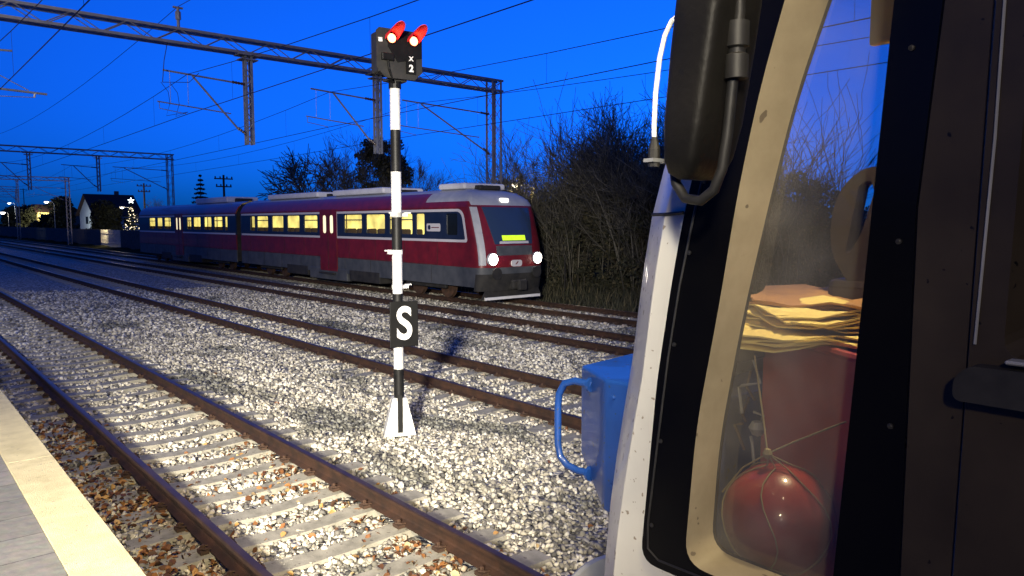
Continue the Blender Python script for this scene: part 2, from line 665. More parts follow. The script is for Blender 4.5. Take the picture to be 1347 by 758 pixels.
def sleeper_mesh():
    mb = MB()
    us = [-1.30, -1.20, -1.05, -0.94, -0.58, -0.42, -0.2, 0.0, 0.2, 0.42, 0.58, 0.94, 1.05, 1.20, 1.30]
    zt = [-0.180, -0.176, -0.170, -0.165, -0.165, -0.176, -0.188, -0.190, -0.188, -0.176, -0.165, -0.165, -0.170, -0.176, -0.180]
    wt = [0.105, 0.115, 0.12, 0.122, 0.12, 0.11, 0.105, 0.105, 0.105, 0.11, 0.12, 0.122, 0.12, 0.115, 0.105]
    vs, fs = [], []
    for u, z, w in zip(us, zt, wt):
        vs += [(u, -w - 0.045, z - 0.16), (u, -w - 0.012, z - 0.02), (u, -w, z), (u, w, z), (u, w + 0.012, z - 0.02), (u, w + 0.045, z - 0.16)]
    for i in range(len(us) - 1):
        for k in range(5):
            a = i * 6 + k
            fs.append((a, a + 1, a + 7, a + 6))
    fs.append(tuple(range(6)))
    fs.append(tuple((len(us) - 1) * 6 + k for k in range(6)))
    mb.add(vs, fs, M['sleeper'])
    for sx in (-1, 1):
        for side in (-1, 1):
            x = sx * 0.76 + side * 0.115
            mb.box((x, 0, -0.148), (0.07, 0.10, 0.03), M['clip'])
            mb.tube([(x - side * 0.05, -0.04, -0.128), (x, -0.045, -0.118), (x + side * 0.03, 0, -0.122), (x, 0.045, -0.118), (x - side * 0.05, 0.04, -0.128)], 0.008, 5, M['clip'])
            mb.lathe([(0.018, -0.135), (0.018, -0.095), (0.008, -0.09)], (x, 0, 0), 'Z', 6, M['clip'])
    o = mb.build('sleeper')
    return o


SLP = sleeper_mesh()
first = [True]
tlab = ['nearest railway track, running beside the platform edge with brown leaves between its sleepers',
        'second railway track from the platform, directly behind the signal post base',
        'third railway track from the platform, next to the one the red train stands on',
        'farthest railway track, the one under the red train']
s0 = [0.1, 3.2, 7.0, 9.0]
for ti, (tx, tz) in enumerate(TRACKS):
    t = empty('railway_track', (tx, 0, tz))
    tag(t, tlab[ti], 'railway track', 'parallel railway tracks')
    for sx in (-1, 1):
        mb = MB()
        pr = rail_profile()
        n = len(pr)
        x0 = sx * 0.755
        segs = [-8, 420]
        vs = [(x0 + a, yy, b) for yy in segs for a, b in pr]
        fs, k = [], n
        for i in range(n):
            mb_m = M['rail_top'] if pr[i][1] > -0.012 and pr[(i + 1) % n][1] > -0.012 else M['rail_side']
            j = (i + 1) % n
            mb.add([vs[i], vs[j], vs[j + n], vs[i + n]], [(0, 1, 2, 3)], mb_m)
        mb.add(vs[:n], [tuple(range(n))], M['rail_side'])
        mb.build('rail', t)
    if ti == 0:
        SLP.parent = t
    for i in range(100):
        if ti == 0 and i == 0:
            c = SLP
        else:
            c = SLP.copy()
            COL.objects.link(c)
            c.parent = t
        c.location = (random.uniform(-0.01, 0.01), s0[ti] + 0.61 * i + random.uniform(-0.012, 0.012), random.uniform(-0.006, 0.004))
        c.rotation_euler = (0, 0, random.uniform(-0.008, 0.008))
    mb = MB()
    yy = s0[ti] + 61.0
    while yy < 300:
        mb.box((0, yy, -0.25), (2.6, 0.26, 0.12), M['sleeper'])
        yy += 0.61
    o = mb.build('sleeper_row', t)
    o['kind'] = 'stuff'


# ------------------------------------------------------------------ loose ballast stones
def stone_protos(k=10):
    out = []
    for i in range(k):
        bm = bmesh.new()
        bmesh.ops.create_icosphere(bm, subdivisions=1, radius=0.5)
        # crack it into an angular chip
        for v in bm.verts:
            v.co *= random.uniform(0.72, 1.18)
        for _ in range(3):
            nrm = Vector((random.gauss(0, 1), random.gauss(0, 1), random.gauss(0, 1))).normalized()
            d = random.uniform(0.25, 0.4)
            for v in bm.verts:
                e = v.co.dot(nrm) - d
                if e > 0:
                    v.co -= nrm * e
        bm.verts.index_update()
        V = np.array([v.co[:] for v in bm.verts])
        V *= np.array([random.uniform(0.9, 1.35), random.uniform(0.75, 1.1), random.uniform(0.55, 0.8)])
        F = np.array([[v.index for v in f.verts] for f in bm.faces])
        bm.free()
        out.append((V, F))
    return out


def rot_mats(n, tilt=1.0):
    q = RNG.standard_normal((n, 4))
    q[:, 1:3] *= tilt
    q /= np.linalg.norm(q, axis=1)[:, None]
    w, x, y, z = q.T
    return np.stack([np.stack([1 - 2 * (y * y + z * z), 2 * (x * y - z * w), 2 * (x * z + y * w)], -1),
                     np.stack([2 * (x * y + z * w), 1 - 2 * (x * x + z * z), 2 * (y * z - x * w)], -1),
                     np.stack([2 * (x * z - y * w), 2 * (y * z + x * w), 1 - 2 * (x * x + y * y)], -1)], -2)


def scatter(P, size, protos, tilt=1.0):
    Vs, Fs, Rs = [], [], []
    off = 0
    idx = RNG.integers(0, len(protos), len(P))
    for k, (V, F) in enumerate(protos):
        sel = np.where(idx == k)[0]
        if not len(sel):
            continue
        Mx = rot_mats(len(sel), tilt)
        W = np.einsum('nij,vj->nvi', Mx, V) * size[sel][:, None, None] + P[sel][:, None, :]
        Vs.append(W.reshape(-1, 3))
        base = off + np.arange(len(sel))[:, None, None] * len(V)
        Fs.append((F[None] + base).reshape(-1, F.shape[1]))
        Rs.append(np.repeat(RNG.random(len(sel)), len(V)))
        off += len(sel) * len(V)
    return np.concatenate(Vs), np.concatenate(Fs), np.concatenate(Rs)


def wedge_points(r0, r1, dens, xmin=1.12, xmax=18.9, margin=0.12):
    area = (r1 + 2) ** 2 * 1.6
    n = int(dens * (r1 + 1.0) * (r1 + 1.0) * 2.2)
    x = RNG.uniform(0.5, min(r1 + 1, 19), n * 1)
    n = int(dens * (min(r1 + 1, 19) - 0.5) * (r1 + 2))
    x = RNG.uniform(0.5, min(r1 + 1, 19), n)
    y = RNG.uniform(-1.0, r1 + 1, n)
    r = np.hypot(x, y)
    az = np.arctan2(x, y)
    lo, hi = AZ - 0.605 - margin, AZ + 0.605 + margin
    ok = (r >= r0) & (r < r1) & (az > lo) & (az < AZ + 0.28 + margin) & (x > xmin) & (x < xmax)
    return x[ok], y[ok]


def keep_off(x, y, p_slp=0.06):
    ok = np.ones(len(x), bool)
    for (tx, tz), s in zip(TRACKS, s0):
        d = np.abs(x - tx)
        for sx in (-1, 1):
            ok &= np.abs(x - (tx + sx * 0.755)) > 0.085
        ph = np.mod(y - s + 0.305, 0.61) - 0.305
        on = (d < 1.30) & (np.abs(ph) < 0.145) & (y > s - 0.2)
        ok &= ~(on & (RNG.random(len(x)) > p_slp))
    return ok


protos = stone_protos()
Ps, Ss = [], []
for r0, r1, dens, sz in ((0, 7, 620, 0.054), (7, 12, 470, 0.058), (12, 20, 250, 0.070), (20, 36, 90, 0.10)):
    x, y = wedge_points(r0, r1, dens)
    ok = keep_off(x, y, 0.10 if r1 < 13 else 0.3)
    x, y = x[ok], y[ok]
    s = sz * RNG.uniform(0.6, 1.45, len(x))
    z = bed_z(x) + RNG.uniform(-0.012, 0.022, len(x)) + s * 0.05
    Ps.append(np.stack([x, y, z], 1))
    Ss.append(s)
P = np.concatenate(Ps)
S = np.concatenate(Ss)
V, F, Rn = scatter(P, S, protos)
o = np_mesh('ballast_stones', V, F, M['stone'], Rn)
gr = np.zeros(len(V))
for tx, tz in TRACKS:
    for sx in (-1, 1):
        gr = np.maximum(gr, np.exp(-((V[:, 0] - tx - sx * 0.755) / 0.20) ** 2))
ga_ = o.data.attributes.new('grime', 'FLOAT', 'POINT')
ga_.data.foreach_set('value', (gr * 0.85 * (0.4 + 0.6 * Rn)).astype(np.float32))
tag(o, 'pale grey and cream crushed stones covering the bed between the tracks', 'gravel', kind='stuff')

# fallen leaves
lp = []
for i in range(6):
    a, b, c = random.uniform(.25, .5), random.uniform(.1, .25), random.uniform(-.15, .2)
    V = np.array([(-.5, 0, 0), (-.2, .3, a * .5), (.2, .28, b), (.5, 0, c), (.2, -.3, b * .8), (-.2, -.28, a * .4), (0, 0, -.05)])
    F = np.array([(0, 6, 1), (1, 6, 2), (2, 6, 3), (3, 6, 4), (4, 6, 5), (5, 6, 0)])
    lp.append((V, F))
Lx, Ly = [], []
for x0, sd, n, y0, y1 in ((1.78, 0.20, 2100, 1.5, 12), (1.40, 0.22, 1700, 1.5, 11), (3.32, 0.16, 950, 1.5, 9.5), (2.7, 0.5, 260, 2, 9), (2.25, 0.08, 120, 2, 9),
                          (3.8, 0.2, 60, 2, 8), (6.5, 3.0, 60, 3, 14)):
    x = RNG.normal(x0, sd, n)
    y = y0 + (y1 - y0) * RNG.random(n) ** 1.25
    # drift into clumps
    ck = (np.sin(y * 2.3 + x0) + np.sin(y * 5.1 + 1)) * 0.25 + 0.6 > RNG.random(n)
    Lx.append(x[ck])
    Ly.append(y[ck])
x, y = np.concatenate(Lx), np.concatenate(Ly)
ok = (x > 1.13) & (np.abs(x - 2.065) > 0.05) & (np.abs(x - 3.575) > 0.05)
x, y = x[ok], y[ok]
V, F, Rn = scatter(np.stack([x, y, bed_z(x) + RNG.uniform(0.02, 0.05, len(x))], 1), RNG.uniform(0.04, 0.09, len(x)), lp, 0.35)
o = np_mesh('fallen_leaves', V, F, M['leaf'], Rn)
tag(o, 'brown and orange dry leaves blown along the nearest rails', 'fallen leaves', kind='stuff')


# ------------------------------------------------------------------ signal post
def text_mesh(s, size, mt, name, parent, loc, rot, depth=0.004, offset=0.0, sx=1.0):
    c = bpy.data.curves.new(name, 'FONT')
    c.body = s
    c.size = size
    c.extrude = depth
    c.offset = offset
    c.align_x = 'CENTER'
    c.align_y = 'CENTER'
    tmp = bpy.data.objects.new(name + '_tmp', c)
    COL.objects.link(tmp)
    dg = bpy.context.evaluated_depsgraph_get()
    me = bpy.data.meshes.new_from_object(tmp.evaluated_get(dg))
    bpy.data.objects.remove(tmp)
    me.materials.clear()
    me.materials.append(mt)
    o = bpy.data.objects.new(name, me)
    COL.objects.link(o)
    o.parent = parent
    o.location = loc
    o.rotation_euler = rot
    o.scale = (sx, 1, 1)
    return o


SPX, SPY = 5.17, 8.28


def sz(ypx):      # height on the post
    return 1.56 + (397 - ypx) * 0.00966


sig = empty('signal_post', (SPX, SPY, -0.22))
tag(sig, 'black and white banded signal post with two red lamps and a plate lettered S', 'railway signal')
Z0 = 0.22


def zz(ypx):
    return sz(ypx) + Z0


mb = MB()
bands = [(562, 490, 1), (490, 458, 0), (458, 387, 1), (387, 333, 0), (333, 279, 1), (279, 224, 0), (224, 169, 1), (169, 103, 0)]
for ya, yb, blk in bands:
    mb.lathe([(0.066, zz(ya)), (0.066, zz(yb))], (0, 0, 0), 'Z', 20, M['black_paint'] if blk else M['white_paint'])
mb.lathe([(0.075, zz(104)), (0.075, zz(101))], (0, 0, 0), 'Z', 20, M['black_paint'])
mb.build('pole', sig, smooth=True)
mb = MB()      # trapezoid foot made of folded sheet
b0, b1, h = 0.21, 0.09, 0.50
mb.add([(-b0, -0.10, 0), (b0, -0.10, 0), (b1, -0.075, h), (-b1, -0.075, h), (-b0, 0.10, 0), (b0, 0.10, 0), (b1, 0.075, h), (-b1, 0.075, h)],
       [(0, 1, 2, 3), (5, 4, 7, 6), (0, 3, 7, 4), (1, 5, 6, 2), (3, 2, 6, 7)], M['white_paint'])
ft = mb.build('foot_cover', sig)
ft.rotation_euler = (0, 0, -0.45)
mb = MB()
mb.box((0, -0.108, 0.30), (0.062, 0.016, 0.50), M['black_paint'])
sl = mb.build('foot_slot', ft)
# plate with the letter
pc = (zz(397) + zz(459)) / 2
mb = MB()
mb.bevbox((0, 0, 0), (0.385, 0.022, 0.60), 0.008, M['sign_black'])
plate = mb.build('letter_plate', sig, loc=(0.03, -0.095, pc))
plate.rotation_euler = (0, 0, R(-14))
plate['label'] = 'black plate with a white letter S'
text_mesh('S', 0.60, M['sign_white'], 'letter', plate, (0, -0.0145, -0.008), (R(90), 0, 0), offset=0.013, sx=0.80)
mb = MB()
mb.box((-0.12, 0.05, 0), (0.02, 0.09, 0.03), M['galv'])
mb.box((0.12, 0.05, 0), (0.02, 0.09, 0.03), M['galv'])
mb.build('plate_clamp', plate)
for yp, sx in ((281, 1), (281, -0.5), (331, -1), (378, 1)):
    mb = MB()
    mb.box((sx * 0.10, -0.02, 0), (0.09, 0.05, 0.045), M['white_paint'])
    mb.box((sx * 0.15, -0.02, 0.025), (0.09, 0.03, 0.018), M['white_paint'])
    mb.lathe([(0.074, -0.03), (0.074, 0.03)], (0, 0, 0), 'Z', 16, M['white_paint'])
    mb.build('bracket', sig, loc=(0, 0, zz(yp)))
# head
hz = zz(74)
hd = empty('signal_head', (0, 0, hz))
hd.parent = sig
hd.rotation_euler = (0, 0, R(-8))
oct_ = [(-0.31, -0.18), (-0.19, -0.30), (0.20, -0.30), (0.31, -0.20), (0.31, 0.26), (0.27, 0.30), (-0.27, 0.30), (-0.31, 0.26)]
mb = MB()
mb.slab([oct_], -0.16, -0.145, 'Y', M['head_grey'])
mb.bevbox((0, -0.02, 0.02), (0.56, 0.24, 0.50), 0.02, M['head_grey'])
mb.build('backboard', hd)
mb = MB()
mb.slab([[(-0.03, -0.10), (0.30, -0.02), (0.30, 0.27), (-0.16, 0.27), (-0.16, 0.08)]], -0.172, -0.158, 'Y', M['head_black'])
mb.build('lamp_panel', hd)
for lx in (-0.115, 0.185):
    mb = MB()
    mb.lathe([(0.075, -0.185), (0.075, -0.16)], (lx, 0, 0.18), 'Y', 20, M['head_black'])
    mb.build('lamp_ring', hd)
    mb = MB()
    mb.lathe([(0.020, -0.205), (0.045, -0.200), (0.055, -0.186)], (lx, 0, 0.18), 'Y', 20, M['red_lens'])
    mb.build('red_lamp', hd, smooth=True)
    # hood: open half tube reaching forward
    vs, fs = [], []
    n = 14
    for j, (yy, rr, zc) in enumerate(((-0.17, 0.078, 0.18), (-0.50, 0.072, 0.24))):
        for th in (0.0, 0.006):
            for k in range(n + 1):
                t = R(-15) + R(210) * k / n
                vs.append((lx + (rr + th) * math.cos(t), yy + (0.16 * (1 - math.sin(math.pi * k / n)) if j else 0), zc + (rr + th) * math.sin(t)))
    w = n + 1
    for k in range(n):
        fs += [(k, k + 1, 2 * w + k + 1, 2 * w + k), (w + k, 3 * w + k, 3 * w + k + 1, w + k + 1), (2 * w + k, 2 * w + k + 1, 3 * w + k + 1, 3 * w + k)]
    mb = MB()
    mb.add(vs, fs, M['hood'])
    mb.build('lamp_hood', hd)
mb = MB()
mb.box((0.145, -0.172, -0.135), (0.13, 0.02, 0.19), M['sign_black'])
np_ = mb.build('number_plate', hd)
text_mesh('X', 0.075, M['sign_white'], 'mark', np_, (0.145, -0.186, -0.045), (R(90), 0, 0), 0.002, 0.003)
text_mesh('2', 0.12, M['sign_white'], 'mark', np_, (0.145, -0.186, -0.165), (R(90), 0, 0), 0.002, 0.004)
mb = MB()
mb.box((-0.26, -0.168, 0.15), (0.05, 0.01, 0.05), M['sign_white'])
mb.build('marker', hd)
mb = MB()
mb.tube([(-0.12, -0.10, -0.30), (-0.04, -0.06, -0.33), (0, 0, -0.36)], 0.02, 6, M['head_black'])
mb.tube([(0.10, 0.02, -0.28), (0.05, 0.02, -0.36)], 0.022, 6, M['head_black'])
mb.box((0, 0, -0.30), (0.26, 0.16, 0.03), M['head_grey'])
mb.lathe([(0.08, -0.40), (0.08, -0.30)], (0, 0, 0), 'Z', 14, M['head_black'])
mb.bevbox((-0.17, -0.175, -0.05), (0.16, 0.05, 0.09), 0.012, M['head_black'])
mb.tube([(-0.17, -0.18, -0.09), (-0.16, -0.19, -0.2), (-0.10, -0.15, -0.31)], 0.014, 6, M['head_black'])
mb.build('mounting', hd)


# ------------------------------------------------------------------ catenary portals
def truss(mb, x0, x1, z0, z1, d, mt, step=0.75):
    r = 0.035
    for yy in (-d / 2, d / 2):
        mb.box(((x0 + x1) / 2, yy, z1), (x1 - x0, 0.075, 0.085), mt)
        mb.box(((x0 + x1) / 2, yy, z0), (x1 - x0, 0.075, 0.085), mt)
        n = max(1, int(round((x1 - x0) / step)))
        for i in range(n):
            a = x0 + (x1 - x0) * i / n
            b = x0 + (x1 - x0) * (i + 1) / n
            za, zb = (z0, z1) if i % 2 == 0 else (z1, z0)
            mb.tube([(a, yy, za), (b, yy, zb)], 0.017, 4, mt, False)
    n = max(1, int(round((x1 - x0) / (step * 2))))
    for i in range(n + 1):
        a = x0 + (x1 - x0) * i / n
        for z in (z0, z1):
            mb.tube([(a, -d / 2, z), (a, d / 2, z)], 0.014, 4, mt, False)


def lattice_mast(mb, z0, z1, w, d, mt, step=0.55):
    for sx in (-1, 1):
        for sy in (-1, 1):
            mb.box((sx * w / 2, sy * d / 2, (z0 + z1) / 2), (0.065, 0.065, z1 - z0), mt)
    n = int((z1 - z0) / step)
    for i in range(n):
        a = z0 + (z1 - z0) * i / n
        b = z0 + (z1 - z0) * (i + 1) / n
        s = 1 if i % 2 else -1
        for sy in (-1, 1):
            mb.tube([(-s * w / 2, sy * d / 2, a), (s * w / 2, sy * d / 2, b)], 0.014, 4, mt, False)
        for sx in (-1, 1):
            mb.tube([(sx * w / 2, -s * d / 2, a), (sx * w / 2, s * d / 2, b)], 0.014, 4, mt, False)


def cantilever(parent, xm, xt, mt):
    """bracket arm from the post at xm out to the wire above track centre xt"""
    if xt > xm:
        mb = MB()
        mb.tube([(xm + 0.1, 0, 7.30), (xt + 0.5, 0, 7.42)], 0.030, 8, mt)
        mb.tube([(xm + 0.1, 0, 5.70), (xt - 0.1, 0, 7.36)], 0.034, 8, mt)
        mb.tube([(xm + 0.7, 0, 6.38), (xt + 1.3, 0, 6.30)], 0.034, 8, mt)
        mb.tube([(xt - 0.4, 0, 7.0), (xt + 0.85, 0, 6.36)], 0.014, 6, mt)
        mb.tube([(xt + 1.0, 0, 6.30), (xt + 0.98, 0, 6.18)], 0.03, 6, M['white_paint'])
        mb.tube([(xt + 1.0, 0, 6.18), (xt - 0.1, 0.05, 6.12)], 0.012, 6, mt)
        mb.build('cantilever_arm', parent)
        return
    mb = MB()
    e = xt - 0.75
    mb.tube([(xm - 0.45, 0, 7.30), (e, 0, 7.42)], 0.030, 8, mt)
    mb.tube([(xm - 0.35, 0, 5.72), (xt + 0.15, 0, 7.35)], 0.034, 8, mt)
    mb.tube([(xm - 0.62, 0, 6.25), (xt - 0.95, 0, 6.42)], 0.020, 8, mt)
    mb.tube([(xt - 0.9, 0, 6.42), (xt - 0.86, 0.1, 6.22), (xt - 0.05, 0.1, 6.12)], 0.012, 6, mt)
    for q in (0.0, -0.55):
        mb.tube([(xt + q, 0, 7.38), (xt + q, 0, 6.42)], 0.008, 4, mt)
    o = mb.build('cantilever_arm', parent)
    for p, q in (((xm - 0.08, 0, 7.28), (xm - 0.55, 0, 7.31)), ((xm - 0.05, 0, 5.55), (xm - 0.40, 0, 5.80))):
        a, b = Vector(p), Vector(q)
        pts, rs = [], []
        for i in range(11):
            pts.append(a.lerp(b, i / 10))
            rs.append(0.055 if i % 2 else 0.032)
        mb = MB()
        mb.tube(pts, rs, 8, M['insul'])
        mb.build('insulator', o)


XR = 20.95
DROPS = [(0.7, 2.82), (10.07, 8.08), (15.13, 13.12)]


def portal(s, label, near):
    p = empty('catenary_portal', (0, s, 0))
    tag(p, label, 'catenary portal', 'lattice portals carrying the overhead wires')
    mt = M['steel_dark']
    mb = MB()
    truss(mb, -3.4, XR + 0.35, 8.30, 8.74, 0.42, mt)
    mb.build('beam', p)
    for xx, lo in ((XR, -0.6), (-3.1, PZ)):
        mb = MB()
        lattice_mast(mb, lo, 8.72, 0.46, 0.42, mt)
        mb.box((0, 0, lo + 0.03), (0.9, 0.9, 0.1), M['concrete'])
        mb.build('mast', p, loc=(xx, 0, 0))
    for xd, xt in DROPS:
        mb = MB()
        lattice_mast(mb, 5.25, 8.22, 0.20, 0.20, M['galv'], 0.35)
        mb.box((0, 0, 8.25), (0.75, 0.50, 0.05), mt)
        mb.box((0, 0, 8.10), (0.6, 0.42, 0.04), mt)
        mb.build('drop_post', p, loc=(xd, 0, 0))
        cantilever(p, xd, xt, M['galv'])
    cantilever(p, XR - 0.2, 17.0, M['galv'])
    mb = MB()
    mb.lathe([(0.05, 8.74), (0.05, 9.05), (0.09, 9.08), (0.09, 9.30), (0.05, 9.34), (0.05, 9.46)], (0, 0, 0), 'Z', 8, mt)
    mb.box((0, 0, 9.44), (0.3, 0.08, 0.05), mt)
    mb.build('feeder_insulator', p, loc=(7.86, 0, 0))
    return p


SP = 46.5
PORT = [25.5 + SP * k for k in range(4)]
portal(25.5, 'large lattice portal crossing the whole sky just behind the signal head', True)
portal(PORT[1], 'mid-distance lattice portal whose mast stands left of the red train', False)
portal(PORT[2], 'small far lattice portal above the lit yellow wall', False)
portal(PORT[3], 'farthest tiny lattice portal near the left edge of the photo', False)
portal(25.5 - SP, 'lattice portal behind the photographer, holding the near ends of the wires', False)

llab = ['overhead line above the nearest track, steepest wires at the top left',
        'overhead line above the second track, its wires passing just left of the signal head',
        'overhead line above the third track, its wires crossing behind the signal head',
        'overhead line above the red train, its wires the lowest over the bare trees']
for k, (tx, tz) in enumerate(TRACKS):
    ol = empty('overhead_line', (tx if k < 3 else 17.0, 0, 0))
    tag(ol, llab[k], 'overhead wires', 'overhead lines along the tracks')
    nodes = [25.5 - SP] + PORT + [PORT[-1] + SP]
    cp, mp = [], []
    dr = MB()
    for a, b in zip(nodes[:-1], nodes[1:]):
        for i in range(12):
            t = i / 12
            yy = a + (b - a) * t
            zc = 6.12 - 0.06 * 4 * t * (1 - t)
            zm = 7.38 - 0.75 * 4 * t * (1 - t)
            cp.append((0.0, yy, zc))
            mp.append((0.0, yy, zm))
            if i % 2 == 1:
                dr.tube([(0, yy, zc), (0, yy, zm)], 0.004, 3, M['wire'], False)
    mb = MB()
    mb.tube(cp, 0.011, 5, M['wire'])
    mb.build('contact_wire', ol)
    mb = MB()
    mb.tube(mp, 0.010, 5, M['wire'])
    mb.add(dr.v, dr.f, M['wire'])
    mb.build('carrier_wire', ol, weld=False)
# feeder wire on top of the portals
mb = MB()
pts = []
for a, b in zip(nodes[:-1], nodes[1:]):
    for i in range(10):
        t = i / 10
        pts.append((7.86, a + (b - a) * t, 9.47 - 0.6 * 4 * t * (1 - t)))
mb.tube(pts, 0.010, 5, M['wire'])
o = mb.build('feeder_wire')
tag(o, 'single feeder wire resting on the insulator on top of the large portal', 'wire')
# jumper loops hanging from the beam
mb = MB()
mb.tube([(7.5, 25.5, 8.3), (7.35, 25.4, 7.7), (7.25, 25.3, 7.0)], 0.012, 5, M['wire'])
mb.tube([(7.25, 25.3, 7.0), (7.9, 24.8, 7.0), (8.08, 24.4, 7.25)], 0.010, 5, M['wire'])
for dx in (0, 0.28):
    mb.tube([(7.2 + dx, 25.3, 7.0), (7.38 + dx, 25.2, 6.7), (7.42 + dx, 25.2, 6.35), (7.3 + dx, 25.2, 5.95), (7.9, 25.0, 6.1)], 0.008, 5, M['wire'])
o = mb.build('jumper_cable')
tag(o, 'thin looped jumper cable hanging from the large portal beam at the left', 'cable')

# ------------------------------------------------------------------ red diesel train
M['t_red'] = mat('train_red', (0.20, 0.013, 0.020), (0.12, 0.010, 0.015), rough=0.38, scale=2.5, detail=9, bump=0.03, coat=0.25)
M['t_blue'] = mat('train_band_blue', (0.012, 0.022, 0.055), (0.02, 0.03, 0.065), rough=0.3, scale=2, coat=0.3)
M['t_white'] = mat('train_white_line', (0.62, 0.60, 0.62), rough=0.4)
M['t_grey'] = mat('train_skirt_grey', (0.045, 0.052, 0.062), (0.085, 0.09, 0.10), rough=0.6, scale=2, detail=8)
M['t_silver'] = mat('train_silver_roof', (0.34, 0.36, 0.40), (0.45, 0.46, 0.48), rough=0.45, scale=2)
M['t_dark'] = mat('train_underframe', (0.012, 0.012, 0.013), (0.03, 0.028, 0.026), rough=0.8, scale=4)
M['t_pod'] = mat('train_roof_box', (0.80, 0.80, 0.82), (0.70, 0.70, 0.72), rough=0.5, scale=2)
M['t_lit'] = mat('lit_saloon', (0.7, 0.6, 0.3), emit=(1.0, 0.78, 0.20), estr=0.95, rough=0.8)
_n, _l = M['t_lit'].node_tree.nodes, M['t_lit'].node_tree.links
_tc = _n.new('ShaderNodeTexCoord')
_t = _n.new('ShaderNodeTexNoise')
_t.inputs['Scale'].default_value = 1.3
_t.inputs['Detail'].default_value = 3
_mr = _n.new('ShaderNodeMapRange')
_mr.inputs['From Min'].default_value = 0.35
_mr.inputs['From Max'].default_value = 0.65
_mr.inputs['To Min'].default_value = 0.75
_mr.inputs['To Max'].default_value = 1.7
_l.new(_tc.outputs['Object'], _t.inputs['Vector'])
_l.new(_t.outputs['Fac'], _mr.inputs['Value'])
_l.new(_mr.outputs[0], _n['Principled BSDF'].inputs['Emission Strength'])
M['t_litw'] = mat('lit_door_glass', (0.8, 0.8, 0.7), emit=(1.0, 0.86, 0.48), estr=1.0, rough=0.5)
M['t_seat'] = mat('train_seat', (0.05, 0.03, 0.03), rough=0.9)
M['t_glass'] = mat('train_dark_glass', (0.01, 0.014, 0.02), rough=0.06, spec=0.8)
M['t_screen'] = mat('train_windscreen_glass', (0.03, 0.05, 0.09), rough=0.08, spec=0.9)  # sky reflection put into the blue base colour
M['t_winlit'] = glass_mat('train_window_glass', (0.95, 0.97, 0.95), dirt=0.01)
M['head_lamp'] = mat('white_headlamp', (1, 1, 1), emit=(1.0, 0.90, 0.74), estr=30)
M['top_lamp'] = mat('white_top_lamp', (1, 1, 1), emit=(1.0, 0.92, 0.72), estr=3.0)
M['dest'] = mat('destination_display', (0.2, 0.3, 0.02), (0.5, 0.6, 0.04), emit=(0.62, 1.0, 0.02), estr=1.0)

TC = 16.70
TZ = -0.15
HW = 1.45
NOSE = [(0.10, 0.42), (0.03, 0.75), (0.0, 1.00), (0.0, 1.28), (0.02, 1.60), (0.08, 1.95), (0.22, 2.45), (0.38, 2.95), (0.53, 3.32), (0.70, 3.55), (1.10, 3.78), (1.9, 3.93), (3.0, 3.97)]


def nose_s(z):
    for (a, za), (b, zb) in zip(NOSE[:-1], NOSE[1:]):
        if za <= z <= zb:
            return a + (b - a) * (z - za) / (zb - za)
    return NOSE[0][0] if z < NOSE[0][1] else NOSE[-1][0]


def roof_z(u):
    u = abs(u)
    return float(np.interp(u, [0, 0.65, 1.07, 1.30, 1.42, 1.45], [3.97, 3.92, 3.78, 3.58, 3.36, 3.25]))


def nose_pt(t, z, S0, off=0.0):
    """t in -1..1 across the front"""
    a = t * math.pi / 2
    u = HW * math.copysign(abs(math.sin(a)) ** 0.75, a)
    s = S0 + nose_s(z) - 0.42 * max(0, math.cos(a)) ** 0.8
    return (u, s - off, min(z, roof_z(u)))


def seats_and_light(car, s0_, s1_, mat_lit):
    mb = MB()
    mb.box((-0.85, (s0_ + s1_) / 2, 2.6), (0.02, s1_ - s0_, 1.2), mat_lit)
    mb.build('lit_interior', car)
    mb = MB()
    s = s0_ + 0.5
    while s < s1_ - 0.3:
        for u in (-1.12,):
            mb.bevbox((u, s, 2.06), (0.44, 0.14, 0.85), 0.05, M['t_seat'], seg=1)
        if random.random() < 0.35:
            mb.tube([(-1.2, s + 0.3, 1.9), (-1.2, s + 0.3, 3.2)], 0.02, 6, M['t_seat'])
        s += 0.86 + random.uniform(-0.06, 0.06)
    mb.build('seat_row', car)


